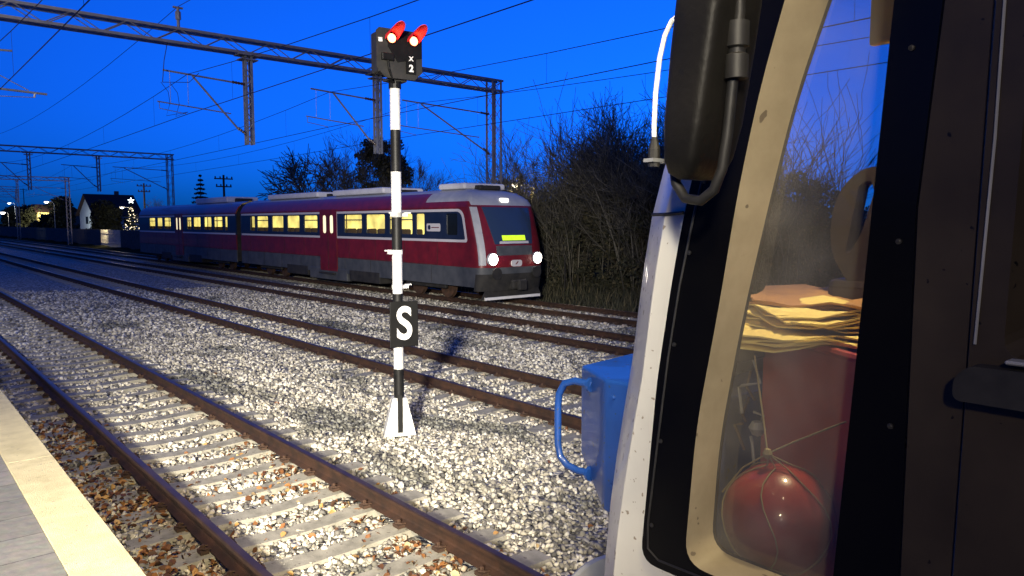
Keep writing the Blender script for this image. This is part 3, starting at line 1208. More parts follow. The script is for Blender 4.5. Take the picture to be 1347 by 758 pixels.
def railcar(name, s_front, s_end, has_nose, doors, wins, pods, label, lit):
    """local X = across (towards -X is the visible side), Y along, Z up from the rail top"""
    car = empty(name, (TC, 0, TZ))
    tag(car, label, 'train car', 'coupled cars of the red train')
    S0 = s_front
    x = -HW

    def front(z):
        return S0 + nose_s(z) if has_nose else S0
    # holes for doors and windows
    zl, zt = 2.30, 3.05

    def seg_poly(z0, z1, a=None, b=None):
        """side wall piece between z0 and z1, stopping at s=a..b"""
        e = []
        if a is None:
            zs_ = [z0] + [q[1] for q in NOSE if z0 < q[1] < z1] + [z1]
            e = [(front(z), z) for z in zs_]
        else:
            e = [(a, z0), (a, z1)]
        bb = s_end if b is None else b
        return e + [(bb, z1), (bb, z0)]
    cuts = [None] + [c for d in doors for c in (d[0], d[1])] + [None]
    low, band, line, top, skirt = MB(), MB(), MB(), MB(), MB()
    for i in range(0, len(cuts), 2):
        a, b = cuts[i], cuts[i + 1]
        low.slab([seg_poly(1.22, 2.06, a, b)], x, x + 0.05, 'X', M['t_red'])
        skirt.slab([seg_poly(0.55, 1.22, a, b)], x + 0.01, x + 0.06, 'X', M['t_grey'])
        top.slab([seg_poly(3.20, 3.26, a, b)], x, x + 0.05, 'X', M['t_red'])
        aa = a if a is not None else (S0 + 0.42 if has_nose else S0 + 0.12)
        bb = b if b is not None else s_end - 0.12
        ww = [w for w in wins if aa < w[0] < bb]
        if a is None and has_nose:
            outer = rounded([(S0 + 0.42, 2.06), (S0 + 0.66, 3.20), (bb, 3.20), (bb, 2.06)], [0.12, 0.35, 0, 0], 6)
            inner = rounded([(S0 + 0.55, 2.15), (S0 + 0.77, 3.11), (bb, 3.11), (bb, 2.15)], [0.08, 0.28, 0, 0], 6)
            # red bit of wall ahead of the band
            fr = [(front(z), z) for z in (2.06, 2.45, 2.95, 3.20)]
            top.slab([fr + outer[:14][::-1]], x, x + 0.05, 'X', M['t_red'])
            hole = [(p[0] - (0.02 if i_ >= len(inner) - 2 else 0), p[1]) for i_, p in enumerate(inner)]
            line.slab([outer, hole], x - 0.004, x + 0.03, 'X', M['t_white'])
            bo = hole
        else:
            line.slab([[(aa, 2.06), (aa, 2.15), (bb, 2.15), (bb, 2.06)]], x - 0.004, x + 0.03, 'X', M['t_white'])
            line.slab([[(aa, 3.11), (aa, 3.20), (bb, 3.20), (bb, 3.11)]], x - 0.004, x + 0.03, 'X', M['t_white'])
            bo = [(aa, 2.15), (aa, 3.11), (bb, 3.11), (bb, 2.15)]
            if a is None:
                low.slab([[(S0, 2.06), (S0, 3.20), (aa, 3.20), (aa, 2.06)]], x, x + 0.05, 'X', M['t_blue'])
            if b is None:
                low.slab([[(bb, 2.06), (bb, 3.20), (s_end, 3.20), (s_end, 2.06)]], x, x + 0.05, 'X', M['t_blue'])
        holes = [rrect(w[0], w[1], zl, zt, 0.07) for w in ww]
        band.slab([bo] + holes, x + 0.002, x + 0.05, 'X', M['t_blue'])
    s_ = S0 + 2.2
    while s_ < s_end - 0.5:      # joints between the side sheets
        if not any(d[0] - 0.1 < s_ < d[1] + 0.1 for d in doors):
            low.box((x - 0.001, s_, 1.64), (0.006, 0.014, 0.80), M['t_dark'])
            skirt.box((x + 0.008, s_ + 0.4, 0.9), (0.006, 0.018, 0.60), M['t_dark'])
        s_ += 2.15
    low.box((x - 0.001, (S0 + s_end) / 2 + 1, 1.235), (0.006, s_end - S0 - 2.5, 0.012), M['t_dark'])
    low.build('side_wall', car)
    skirt.build('skirt', car)
    band.build('window_band', car)
    line.build('white_line', car)
    top.build('upper_wall', car)
    for w in wins:
        mb = MB()
        mb.slab([rrect(w[0], w[1], zl, zt, 0.07)], x + 0.035, x + 0.042, 'X', M['t_winlit'] if w[2] else M['t_glass'])
        wo = mb.build('window', car)
        mb = MB()
        bar = 0.032
        if w[3]:
            mb.box((x + 0.022, (w[0] + w[1]) / 2, 2.84), (0.03, w[1] - w[0] - 0.01, 0.045), M['t_blue'])
            mb.build('window_bar', wo)
    for d in doors:
        mb = MB()
        c0, c1 = d[0] + 0.02, d[1] - 0.02
        mid = (c0 + c1) / 2
        hs = [rrect(mid - 0.48, mid - 0.17, 2.27, 3.05, 0.12), rrect(mid + 0.17, mid + 0.48, 2.27, 3.05, 0.12)]
        mb.slab([[(c0, 0.62), (c0, 3.30), (c1, 3.30), (c1, 0.62)]] + hs, x - 0.02, x + 0.03, 'X', M['t_red'])
        mb.box((x - 0.022, mid, 1.9), (0.01, 0.02, 2.4), M['t_dark'])
        do = mb.build('door', car)
        for q in hs:
            mb = MB()
            mb.slab([q], x + 0.0, x + 0.01, 'X', M['t_litw'])
            mb.build('door_window', do)
        mb = MB()
        mb.box((x - 0.05, mid, 0.52), (0.25, 1.3, 0.05), M['t_dark'])
        mb.build('door_step', do)
    # roof and far side shell
    us = [-1.45, -1.45, -1.42, -1.30, -1.07, -0.65, 0, 0.65, 1.07, 1.30, 1.42, 1.45, 1.45]
    zs = [3.26, 3.27, 3.36, 3.58, 3.78, 3.92, 3.97, 3.92, 3.78, 3.58, 3.36, 3.25, 0.55]
    mb = MB()
    sb = S0 + 3.0 if has_nose else S0
    n = len(us)
    ss = [sb + (s_end - sb) * i / 6 for i in range(7)]
    vs = [(u, s, z) for s in ss for u, z in zip(us, zs)]
    for j in range(6):
        for k in range(n - 1):
            c = [j * n + k, j * n + k + 1, (j + 1) * n + k + 1, (j + 1) * n + k]
            mb.add([vs[q] for q in c], [(0, 1, 2, 3)], M['t_red'] if k < 4 or k > 7 else M['t_silver'])
    if has_nose:      # roof over the cab, following the nose, and the far wall ahead
        pass
    mb.add([(-1.40, s_end, 0.6), (1.45, s_end, 0.6), (1.4, s_end, 3.3), (1.1, s_end, 3.75), (-1.1, s_end, 3.75), (-1.4, s_end, 3.3)], [tuple(range(6))], M['t_dark'])
    if not has_nose:
        mb.add([(-1.40, S0, 0.6), (1.45, S0, 0.6), (1.4, S0, 3.3), (1.1, S0, 3.75), (-1.1, S0, 3.75), (-1.4, S0, 3.3)], [tuple(range(6))], M['t_dark'])
    mb.box((0, (S0 + s_end) / 2 + 0.6, 0.75), (2.75, s_end - S0 - 1.6, 0.2), M['t_dark'])
    mb.build('roof_shell', car, smooth=True)
    seats_and_light(car, (S0 + 2.6 if has_nose else S0 + 0.3), s_end - 0.12, lit)
    # roof boxes
    for a, b, h, w in pods:
        mb = MB()
        mb.bevbox((0.15, (a + b) / 2, 3.92 + h / 2), (w, b - a, h), 0.08, M['t_pod'])
        mb.bevbox((0.15, a - 0.12, 3.90 + h / 2 - 0.03), (w * 0.5, 0.35, h * 0.7), 0.04, M['t_dark'])
        mb.build('roof_box', car)
    # running gear
    def bogie(sc):
        mb = MB()
        mb.bevbox((-1.12, sc, 0.50), (0.14, 2.6, 0.26), 0.04, M['t_dark'])
        mb.bevbox((1.12, sc, 0.50), (0.14, 2.6, 0.26), 0.04, M['t_dark'])
        mb.box((0, sc, 0.55), (2.2, 0.5, 0.3), M['t_dark'])
        b_ = mb.build('bogie', car)
        for q in (-0.95, 0.95):
            for u in (-0.77, 0.77):
                mb = MB()
                mb.lathe([(0.12, -0.07), (0.43, -0.065), (0.43, 0.045), (0.45, 0.05), (0.45, 0.07), (0.12, 0.08)], (u, sc + q, 0.435), 'X', 24, M['clip'])
                mb.build('wheel', b_)
    bogie(S0 + 3.4)
    bogie(s_end - 3.2)
    mb = MB()
    L = s_end - S0
    for a, b, zl_, c in ((0.30, 0.42, 0.28, 't_dark'), (0.43, 0.60, 0.22, 't_grey'), (0.61, 0.72, 0.30, 't_dark')):
        mb.bevbox((-1.1, S0 + L * (a + b) / 2, (zl_ + 0.75) / 2), (0.7, L * (b - a), 0.75 - zl_), 0.04, M[c])
    mb.build('underfloor_box', car)
    return car


pods1 = [(21.0, 22.6, 0.22, 1.9), (26.4, 30.8, 0.25, 2.0), (32.3, 38.0, 0.25, 2.0)]
wins1 = [(22.55, 23.1, 1, 0), (23.35, 24.95, 1, 1), (25.3, 26.75, 1, 0), (27.1, 28.6, 1, 1),
         (31.1, 32.45, 1, 1), (32.95, 34.3, 1, 0), (34.75, 36.1, 1, 0), (36.6, 38.0, 1, 1), (38.3, 38.9, 1, 0), (20.55, 21.2, 0, 0)]
front_car = railcar('railcar', 19.55, 40.25, True, [(29.25, 30.85)], wins1, pods1,
                    'front car of the red train, with windscreen, blazing headlamps and a tall white-edged window band', M['t_lit'])
wins2 = [(42.2, 42.65, 1, 0), (42.95, 44.4, 1, 1), (44.85, 46.1, 1, 0), (46.75, 48.05, 1, 0), (48.5, 49.3, 1, 1),
         (52.7, 54.1, 1, 1), (54.6, 55.75, 1, 0), (56.3, 57.7, 1, 1)]
rear_car = railcar('railcar', 40.95, 60.4, False, [(50.2, 51.8)], wins2, [(44.0, 49.6, 0.34, 1.9)],
                   'rear car of the red train, smaller and farther left, coupled behind the front one', M['t_lit'])
# gangway
mb = MB()
mb.box((TC, 40.6, TZ + 2.1), (2.3, 0.72, 2.7), M['t_dark'])
o = mb.build('gangway_bellows', front_car)
o.matrix_parent_inverse = Matrix.Translation((-TC, 0, -TZ))

# nose shell
S0 = 19.55
mb = MB()
rows = []
zfine = [0.42, 0.75, 1.0, 1.22, 1.28, 1.6, 1.95, 2.2, 2.45, 2.7, 2.95, 3.15, 3.32, 3.45, 3.55, 3.68, 3.78, 3.86, 3.93, 3.96, 3.97]
n = 33
for z in zfine:
    rows.append([nose_pt(-1 + 2 * k / (n - 1), z, S0) for k in range(n)])
rows.append([(q[0], S0 + 3.02, roof_z(q[0])) for q in rows[-1]])
for j in range(len(rows) - 1):
    for k in range(n - 1):
        zc = (rows[j][k][2] + rows[j + 1][k + 1][2]) / 2
        if zc < 0.90:
            mt = M['t_dark']
        elif zc < 1.22:
            mt = M['t_grey']
        elif rows[j][k][2] > 3.30 and zfine[min(j, 20)] >= 3.32 and abs(rows[j][k][0]) < 1.40:
            mt = M['t_silver']
        else:
            mt = M['t_red']
        mb.add([rows[j][k], rows[j][k + 1], rows[j + 1][k + 1], rows[j + 1][k]], [(0, 1, 2, 3)], mt)
mb.build('nose_shell', front_car, smooth=True)


def nose_patch(name, zs_, tfun, off, mt, parent, n=13, thick=0.02):
    mb = MB()
    rows = []
    for z in zs_:
        a, b = tfun(z)
        rows.append([nose_pt(a + (b - a) * k / (n - 1), z, S0, off) for k in range(n)])
    back = [[(p[0], p[1] + thick, p[2]) for p in r] for r in rows]
    flat = [p for r in rows for p in r] + [p for r in back for p in r]
    N = len(rows) * n
    fs = []
    for j in range(len(rows) - 1):
        for k in range(n - 1):
            a = j * n + k
            fs.append((a, a + 1, a + n + 1, a + n))
            fs.append((N + a + n, N + a + n + 1, N + a + 1, N + a))
    for j in range(len(rows) - 1):
        for k in (0, n - 1):
            a = j * n + k
            fs.append((a, a + n, N + a + n, N + a))
    for k in range(n - 1):
        for j in (0, len(rows) - 1):
            a = j * n + k
            fs.append((a, a + 1, N + a + 1, N + a))
    mb.add(flat, fs, mt)
    return mb.build(name, parent, smooth=True)


wt = lambda z: (lambda q: (-q, q))(float(np.interp(z, [2.0, 3.28], [0.32, 0.46])))
ws = nose_patch('windscreen', np.linspace(2.0, 3.26, 9), wt, 0.02, M['t_screen'], front_car, 17)
nose_patch('screen_surround', [1.62, 1.75, 1.95], lambda z: (-0.30, 0.30), 0.014, M['t_grey'], front_car)
nose_patch('grey_pillar_trim', np.linspace(1.3, 3.26, 9), lambda z: (-0.84, -0.58), 0.010, M['t_silver'], front_car, 5)
nose_patch('destination_display', np.linspace(2.13, 2.30, 4), lambda z: (-0.16, 0.16), 0.045, M['dest'], front_car, 9)
nose_patch('notice_board', np.linspace(2.02, 2.10, 3), lambda z: (-0.22, 0.22), 0.045, M['t_white'], front_car, 9)
for t in (-0.42, 0.42):
    p = nose_pt(t, 1.50, S0, 0.03)
    mb = MB()
    mb.lathe([(0.20, -0.05), (0.215, -0.02), (0.215, 0.05)], p, 'Y', 24, M['t_silver'])
    ho = mb.build('headlamp_housing', front_car)
    mb = MB()
    mb.lathe([(0.03, -0.12), (0.13, -0.10), (0.185, -0.055)], p, 'Y', 24, M['head_lamp'])
    mb.build('headlamp', ho, smooth=True)
    hl = lamp('headlamp_beam', 'SPOT', (TC + p[0], p[1] - 0.25, TZ + p[2]), 260, (1.0, 0.88, 0.68), spot_size=R(75), spot_blend=1.0, shadow_soft_size=0.1)
    aim(hl, (TC + p[0] - 1.0, p[1] - 14, -0.3))
p = nose_pt(0.0, 3.47, S0, 0.0)
mb = MB()
mb.bevbox((p[0], p[1] + 0.02, 3.50), (0.36, 0.16, 0.15), 0.05, M['top_lamp'])
mb.build('roof_lamp', front_car)
p = nose_pt(0, 1.40, S0, 0.03)
mb = MB()
mb.slab([rrect(-0.24, 0.24, 1.24, 1.46, 0.10)], p[1] - 0.01, p[1] + 0.03, 'Y', M['t_white'])
em = mb.build('oval_emblem', front_car)
mb = MB()
mb.slab([[(-0.07, 1.31), (0.02, 1.41), (0.08, 1.41), (-0.01, 1.31)]], p[1] - 0.014, p[1] - 0.009, 'Y', M['t_red'])
mb.build('emblem_mark', em)
mb = MB()
mb.slab([rrect(21.55, 22.4, 2.42, 2.70, 0.06)], -HW - 0.006, -HW + 0.001, 'X', M['t_white'])
bd = mb.build('side_badge', front_car)
mb = MB()
mb.slab([rrect(22.15, 22.32, 2.48, 2.64, 0.07)], -HW - 0.009, -HW - 0.005, 'X', M['t_blue'])
mb.slab([rrect(21.62, 22.1, 2.54, 2.57, 0.01, 2)], -HW - 0.009, -HW - 0.005, 'X', M['t_red'])
mb.build('badge_mark', bd)
# bumper, coupler, plough
mb = MB()
mb.bevbox((0, 19.25, 0.62), (0.5, 0.5, 0.32), 0.05, M['t_dark'])
mb.tube([(0, 19.4, 0.62), (0, 18.85, 0.62)], 0.09, 10, M['t_dark'])
mb.bevbox((0, 18.82, 0.62), (0.36, 0.16, 0.36), 0.05, M['t_dark'])
mb.build('coupler', front_car)
for u in (-0.9, 0.9):
    mb = MB()
    mb.lathe([(0.09, 0.0), (0.09, -0.35), (0.20, -0.36), (0.20, -0.40)], (u, 19.45, 1.02), 'Y', 20, M['t_dark'])
    mb.build('buffer', front_car)
mb = MB()
mb.slab([[(-1.35, 0.14), (-1.2, 0.44), (1.2, 0.44), (1.35, 0.14), (0.9, 0.10), (-0.9, 0.10)]], 19.32, 19.38, 'Y', M['t_dark'])
mb.box((0, 19.3, 0.17), (2.5, 0.06, 0.09), M['t_pod'])
mb.build('rail_guard', front_car)


# ------------------------------------------------------------------ bare trees and shrubs
def seg_mesh(segs, n=3):
    """segs: (p0, p1, r0, r1) -> prism tubes as numpy arrays"""
    A = np.array([s[0] for s in segs])
    B = np.array([s[1] for s in segs])
    ra = np.array([s[2] for s in segs])
    rb = np.array([s[3] for s in segs])
    D = B - A
    D /= np.linalg.norm(D, axis=1)[:, None] + 1e-9
    ref = np.where(np.abs(D[:, 2:3]) > 0.9, np.array([[1.0, 0, 0]]), np.array([[0, 0, 1.0]]))
    U = np.cross(D, ref)
    U /= np.linalg.norm(U, axis=1)[:, None] + 1e-9
    W = np.cross(D, U)
    V = []
    for P_, r_ in ((A, ra), (B, rb)):
        for k in range(n):
            t = 2 * math.pi * k / n
            V.append(P_ + (U * math.cos(t) + W * math.sin(t)) * r_[:, None])
    V = np.stack(V, 1)
    b = np.arange(len(segs))[:, None, None] * (2 * n)
    F = np.array([(k, (k + 1) % n, n + (k + 1) % n, n + k) for k in range(n)])[None] + b
    rnd = np.repeat(RNG.random(len(segs)), 2 * n)
    return V.reshape(-1, 3), F.reshape(-1, 4), rnd


def grow(p, d, L, r, depth, segs, maxd, spread, up, minr=0.006, kids=(2, 4)):
    steps = 4 if depth < 2 else 3
    pts = [p]
    for i in range(steps):
        d = (d + Vector((random.gauss(0, 1), random.gauss(0, 1), random.gauss(0, 1))) * 0.13 + Vector((0, 0, up))).normalized()
        q = p + d * (L / steps)
        r1 = max(minr, r * (1 - 0.13))
        segs[depth if depth < 2 else 2].append((tuple(p), tuple(q), r, r1))
        p, r = q, r1
        pts.append((p, d, r))
        if depth < maxd and i >= (1 if depth == 0 else 0):
            for _ in range(random.randint(*kids) if depth else random.randint(1, 3)):
                ax = Vector((random.gauss(0, 1), random.gauss(0, 1), random.gauss(0, 0.7)))
                ax = (ax - d * ax.dot(d)).normalized()
                ang = random.uniform(0.35, 0.95) * spread
                nd = (d * math.cos(ang) + ax * math.sin(ang)).normalized()
                grow(p, nd, L * random.uniform(0.45, 0.75), max(minr, r * random.uniform(0.4, 0.65)), depth + 1, segs, maxd, spread, up, minr, kids)


def bare_tree(seed, h, r, maxd, spread=1.0, up=0.05, stems=1, minr=0.006, kids=(2, 3)):
    random.seed(seed)
    root = empty('bare_tree')
    segs = {0: [], 1: [], 2: []}
    for i in range(stems):
        d = Vector((random.gauss(0, 0.22), random.gauss(0, 0.22), 1)).normalized() if stems > 1 else Vector((0.05, 0, 1)).normalized()
        grow(Vector((random.gauss(0, 0.15) * (stems > 1), random.gauss(0, 0.15) * (stems > 1), -0.3)), d, h * 0.62 * random.uniform(0.8, 1.05), r * random.uniform(0.7, 1), 0, segs, maxd, spread, up, minr, kids)
    V, F, rn = seg_mesh(segs[0], 7)
    np_mesh('trunk', V, F, M['bark'], rn, root)
    V, F, rn = seg_mesh(segs[1] + segs[2], 3)
    np_mesh('crown', V, F, M['twig'], rn, root)
    return root, len(segs[1]) + len(segs[2])


def leaf_cloud(n, blobs, size, up=0.3):
    """leaf quads spread through the volume of many small clumps"""
    P, Sz = [], []
    for (c, r, k) in blobs:
        q = RNG.standard_normal((k, 3))
        q /= np.linalg.norm(q, axis=1)[:, None]
        q *= (RNG.random((k, 1)) ** 0.5) * np.array(r)
        P.append(q + np.array(c))
    P = np.concatenate(P)
    V0 = np.array([(-.5, 0, 0), (0, .28, .08), (.5, 0, 0), (0, -.28, .08)])
    F0 = np.array([(0, 1, 2, 3)])
    return scatter(P, size * RNG.uniform(0.6, 1.4, len(P)), [(V0, F0)], 1.0)


protoA, nA = bare_tree(11, 8.5, 0.17, 4, 1.05, 0.03, 2, 0.012, (2, 3))
protoB, nB = bare_tree(23, 9.0, 0.12, 4, 0.8, 0.10, 3, 0.011, (1, 3))
protoD, nD = bare_tree(52, 8.0, 0.30, 3, 1.05, 0.03, 1, 0.030, (2, 4))
protoC, nC = bare_tree(37, 7.0, 0.10, 4, 1.0, 0.05, 4, 0.011, (1, 3))


def unit_height(root):
    h = max(v.co.z for c in root.children for v in c.data.vertices)
    for c in root.children:
        c.data.transform(Matrix.Scale(1 / h, 4))


for t_ in (protoA, protoB, protoC, protoD):
    unit_height(t_)
random.seed(5)
GT = 'bare trees behind the last track'
spots = [   # x, y, scale, proto, label
    (23.5, 27.5, 5.6, 'C', 'low bare tree at the left edge of the thicket, directly right of the portal mast'),
    (24.0, 25.2, 7.6, 'B', 'bare tree rising directly over the right end of the train roof'),
    (24.6, 23.2, 9.3, 'A', 'tallest bare tree of the thicket, its top touching the overhead wire'),
    (26.4, 22.4, 8.6, 'B', 'bare tree just right of the tallest one, upright stems against the sky'),
    (24.2, 20.6, 8.0, 'C', 'bushy bare tree in the middle of the thicket with many stems'),
    (26.6, 20.0, 8.8, 'A', 'broad bare tree behind the middle of the thicket'),
    (25.0, 18.2, 8.6, 'B', 'bare tree with straight twigs left of the white rod beside the mirror'),
    (27.2, 17.4, 8.8, 'C', 'wide bare tree partly behind the mirror of the near vehicle'),
    (24.6, 15.6, 8.2, 'A', 'bare tree at the right end of the thicket beside the near vehicle'),
    (28.0, 24.5, 7.0, 'C', 'dark bare tree farther back behind the train front'),
    (27.5, 29.5, 6.0, 'B', 'bare tree behind the train roof, left of the thicket'),
]
protos_t = {'A': protoA, 'B': protoB, 'C': protoC, 'D': protoD}
used = set()
for i, (x, y, s, k, lab) in enumerate(spots):
    t = protos_t[k] if k not in used else copy_tree(protos_t[k])
    used.add(k)
    t.location = (x, y, -0.35)
    t.scale = (s, s, s)
    t.rotation_euler = (0, 0, i * 2.1)
    tag(t, lab, 'tree', GT)
# lone trees farther left
lone = [(30.0, 62.5, 9.8, 'D', 0.5, 'spreading bare tree behind the train roof, left of the dense ivy-clad tree'),
        (31.0, 58.8, 9.4, 'D', 2.2, 'thin bare tree leaning right, between the spreading one and the ivy-clad tree'),
        (30.0, 41.5, 6.4, 'C', 1.1, 'small fan-shaped bare tree just right of the signal post, above the train roof'),
        (29.0, 43.5, 6.8, 'C', 3.4, 'small bare tree half hidden behind the signal post'),
        (31.0, 86, 5.2, 'C', 4.0, 'low bare tree seen above the gap between the two train cars'),
        (31.0, 112, 6.6, 'A', 1.7, 'bare tree far left beside the round-topped dark tree and the rear train car')]
for x, y, s, k, rz, lab in lone:
    t = protos_t[k] if k not in used else copy_tree(protos_t[k])
    used.add(k)
    t.location = (x, y, -0.3)
    t.scale = (s, s, s)
    t.rotation_euler = (0, 0, rz)
    tag(t, lab, 'tree', 'lone bare trees beyond the train')


def leafy_tree(name, loc, h, blobs, size, mt, label, cat='tree', group=None, trunk=0.12):
    root = empty(name, loc)
    mb = MB()
    mb.tube([(0, 0, -0.4), (0.05, 0, h * 0.35), (-0.03, 0.05, h * 0.7)], [trunk, trunk * 0.75, trunk * 0.35], 8, M['bark'])
    mb.build('trunk', root)
    V, F, rn = leaf_cloud(0, blobs, size)
    np_mesh('crown', V, F, mt, rn, root)
    tag(root, label, cat, group)
    return root


def rand_blobs(n, R0, h0, h1, r, k, top_taper=0.5):
    out = []
    for i in range(n):
        t = random.random()
        z = h0 + (h1 - h0) * t
        rad = R0 * math.sqrt(random.random()) * (1 - top_taper * t)
        a = random.uniform(0, 2 * math.pi)
        rr = r * random.uniform(0.6, 1.25)
        out.append(((rad * math.cos(a), rad * math.sin(a), z), (rr, rr, rr * 0.8), int(k * random.uniform(0.6, 1.3))))
    return out


# the dense ivy-clad tree beside the signal post, with bare branch tips
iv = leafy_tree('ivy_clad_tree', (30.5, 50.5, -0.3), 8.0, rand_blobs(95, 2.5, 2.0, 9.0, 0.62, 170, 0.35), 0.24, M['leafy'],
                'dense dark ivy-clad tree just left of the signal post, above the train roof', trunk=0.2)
for q in [c for c in protoB.children if c.name.startswith('crown')]:
    c = q.copy()
    COL.objects.link(c)
    c.parent = iv
    c.name = 'bare_branches'
    c.scale = (9.6, 9.6, 10.6)
    c.matrix_parent_inverse = Matrix.Identity(4)
# round shrubs that fill the thicket from below
random.seed(9)
ub = []
mbp = None
shrub_spots = [(22.9, 26.6), (23.4, 24.2), (23.0, 22.3), (23.8, 20.7), (23.2, 19.0), (24.0, 17.4), (23.4, 15.8), (25.6, 25.6), (25.6, 22.0), (25.8, 18.8), (26.0, 16.2), (23.8, 14.0), (26, 13), (23.2, 12.4)]
shr = []
for k in range(3):
    b = rand_blobs(40, 1.25, 0.2, 3.9, 0.42, 80, 0.25)
    r_ = leafy_tree('tall_shrub', (0, 0, 0), 3.4, b, 0.15, M['leafy'], 'x', 'shrub', 'tall shrubs under the bare trees', 0.05)
    # upright stems
    segs = {0: [], 1: [], 2: []}
    for _ in range(9):
        grow(Vector((random.gauss(0, 0.6), random.gauss(0, 0.6), -0.2)), Vector((random.gauss(0, 0.2), random.gauss(0, 0.2), 1)).normalized(), random.uniform(2.8, 4.6), 0.035, 1, segs, 3, 0.8, 0.1, 0.008, (1, 2))
    V, F, rn = seg_mesh(segs[1] + segs[2], 3)
    np_mesh('stems', V, F, M['twig'], rn, r_)
    shr.append(r_)
names = ['first', 'second', 'third', 'fourth', 'fifth', 'sixth', 'seventh', 'eighth', 'ninth', 'tenth', 'eleventh', 'twelfth', 'thirteenth', 'fourteenth']
front_row = sorted([s for s in shrub_spots if s[0] < 24.5], key=lambda s: -s[1])
back_row = sorted([s for s in shrub_spots if s[0] >= 24.5], key=lambda s: -s[1])
for i, s in enumerate(front_row + back_row):
    t = shr[i] if i < 3 else copy_tree(shr[i % 3])
    t.location = (s[0], s[1], -0.35)
    sc_ = random.uniform(0.85, 1.15)
    t.scale = (sc_, sc_, sc_ * random.uniform(0.9, 1.1))
    t.rotation_euler = (0, 0, random.uniform(0, 6))
    if i < len(front_row):
        tag(t, 'dark tangled shrub, %s from the train front in the front row under the bare trees' % names[i], 'shrub', 'tall shrubs under the bare trees')
    else:
        tag(t, 'dark tangled shrub, %s from the train front in the back row of the thicket' % names[i - len(front_row)], 'shrub', 'tall shrubs under the bare trees')


def conifer(loc, h, r, label, levels=16, name='conifer'):
    root = empty(name, loc)
    mb = MB()
    mb.tube([(0, 0, -0.3), (0, 0, h * 0.98)], [r * 0.09, 0.02], 7, M['bark'])
    mb.build('trunk', root)
    P = []
    blobs = []
    for i in range(levels):
        t = i / (levels - 1)
        z = h * (0.12 + 0.86 * t)
        rr = r * (1 - t) ** 0.9 + 0.08
        nb = int(6 + 6 * (1 - t))
        for k in range(nb):
            a = 2 * math.pi * k / nb + i * 0.7 + random.uniform(-0.2, 0.2)
            L = rr * random.uniform(0.75, 1.15)
            for q in (0.35, 0.65, 0.95):
                blobs.append(((L * q * math.cos(a), L * q * math.sin(a), z - 0.22 * L * q), (0.22 * rr + 0.06, 0.22 * rr + 0.06, 0.09 + 0.05 * rr), 10))
    V, F, rn = leaf_cloud(0, blobs, 0.05 * h ** 0.7)
    np_mesh('crown', V, F, M['needle'], rn, root)
    tag(root, label, 'tree')
    return root


conifer((30.0, 91.5, -0.3), 8.6, 2.0, 'pointed dark spruce standing alone above the rear train car')

# ------------------------------------------------------------------ far things at the left
M['house_wall'] = mat('house_render', (0.55, 0.55, 0.52), (0.48, 0.47, 0.44), rough=0.9, scale=1)
M['house_dark'] = mat('house_dark_wall', (0.10, 0.09, 0.08), rough=0.9)
M['roof_tile'] = mat('roof_tiles', (0.05, 0.022, 0.018), (0.035, 0.018, 0.015), rough=0.9, scale=3)
M['win_dark'] = mat('dark_window', (0.02, 0.025, 0.03), rough=0.1)
M['fence_wood'] = mat('old_fence_boards', (0.06, 0.055, 0.05), (0.11, 0.10, 0.09), rough=0.9, scale=3)
M['picket_white'] = mat('white_pickets', (0.7, 0.68, 0.6), rough=0.8)
M['lampglow'] = mat('street_lamp_glow', (1, 1, 1), emit=(1.0, 0.93, 0.75), estr=9)
M['coolglow'] = mat('cool_lamp_glow', (1, 1, 1), emit=(0.75, 0.92, 1.0), estr=6)
M['bulb'] = mat('string_light_bulb', (1, 1, 1), emit=(1.0, 0.82, 0.5), estr=4)
M['yellow_wall'] = mat('yellow_render', (0.75, 0.66, 0.32), (0.7, 0.6, 0.3), rough=0.9, scale=1)


def house(loc, rz, L, D, hw, hr, wall, label, windows=(), doors=()):
    """ridge along local X; the long wall with the windows faces local -Y"""
    t = empty('house', loc, rz)
    tag(t, label, 'house')
    mb = MB()
    mb.add([(-L / 2, -D / 2, 0), (L / 2, -D / 2, 0), (L / 2, D / 2, 0), (-L / 2, D / 2, 0),
            (-L / 2, -D / 2, hw), (L / 2, -D / 2, hw), (L / 2, D / 2, hw), (-L / 2, D / 2, hw), (-L / 2, 0, hr - 0.12), (L / 2, 0, hr - 0.12)],
           [(0, 1, 5, 4), (2, 3, 7, 6), (0, 4, 8, 7, 3), (1, 2, 6, 9, 5)], wall)
    mb.build('wall', t)
    o = 0.55
    k = (hr - hw) / (D / 2)
    mb = MB()
    for sgn in (-1, 1):
        e = sgn * (D / 2 + o)
        ze = hw - k * o
        mb.add([(-L / 2 - o, e, ze), (L / 2 + o, e, ze), (L / 2 + o, 0, hr), (-L / 2 - o, 0, hr),
                (-L / 2 - o, e, ze + 0.14), (L / 2 + o, e, ze + 0.14), (L / 2 + o, 0, hr + 0.16), (-L / 2 - o, 0, hr + 0.16)],
               [(0, 1, 2, 3), (4, 5, 6, 7), (0, 1, 5, 4), (0, 3, 7, 4), (1, 2, 6, 5)], M['roof_tile'])
    rf = mb.build('roof', t)
    mb = MB()
    mb.box((L * 0.2, 0.4, hr + 0.25), (0.6, 0.6, 1.1), M['house_dark'])
    mb.build('chimney', rf)
    for (u, z, w, h, side) in windows:
        mb = MB()
        if side == 'front':
            mb.box((u, -D / 2 - 0.02, z), (w + 0.16, 0.08, h + 0.16), M['house_wall'])
        else:
            mb.box((-L / 2 - 0.02, u, z), (0.08, w + 0.16, h + 0.16), M['house_wall'])
        wo = mb.build('window', t)
        mb = MB()
        if side == 'front':
            mb.box((u, -D / 2 - 0.05, z), (w, 0.04, h), M['win_dark'])
        else:
            mb.box((-L / 2 - 0.05, u, z), (0.04, w, h), M['win_dark'])
        mb.build('pane', wo)
    return t


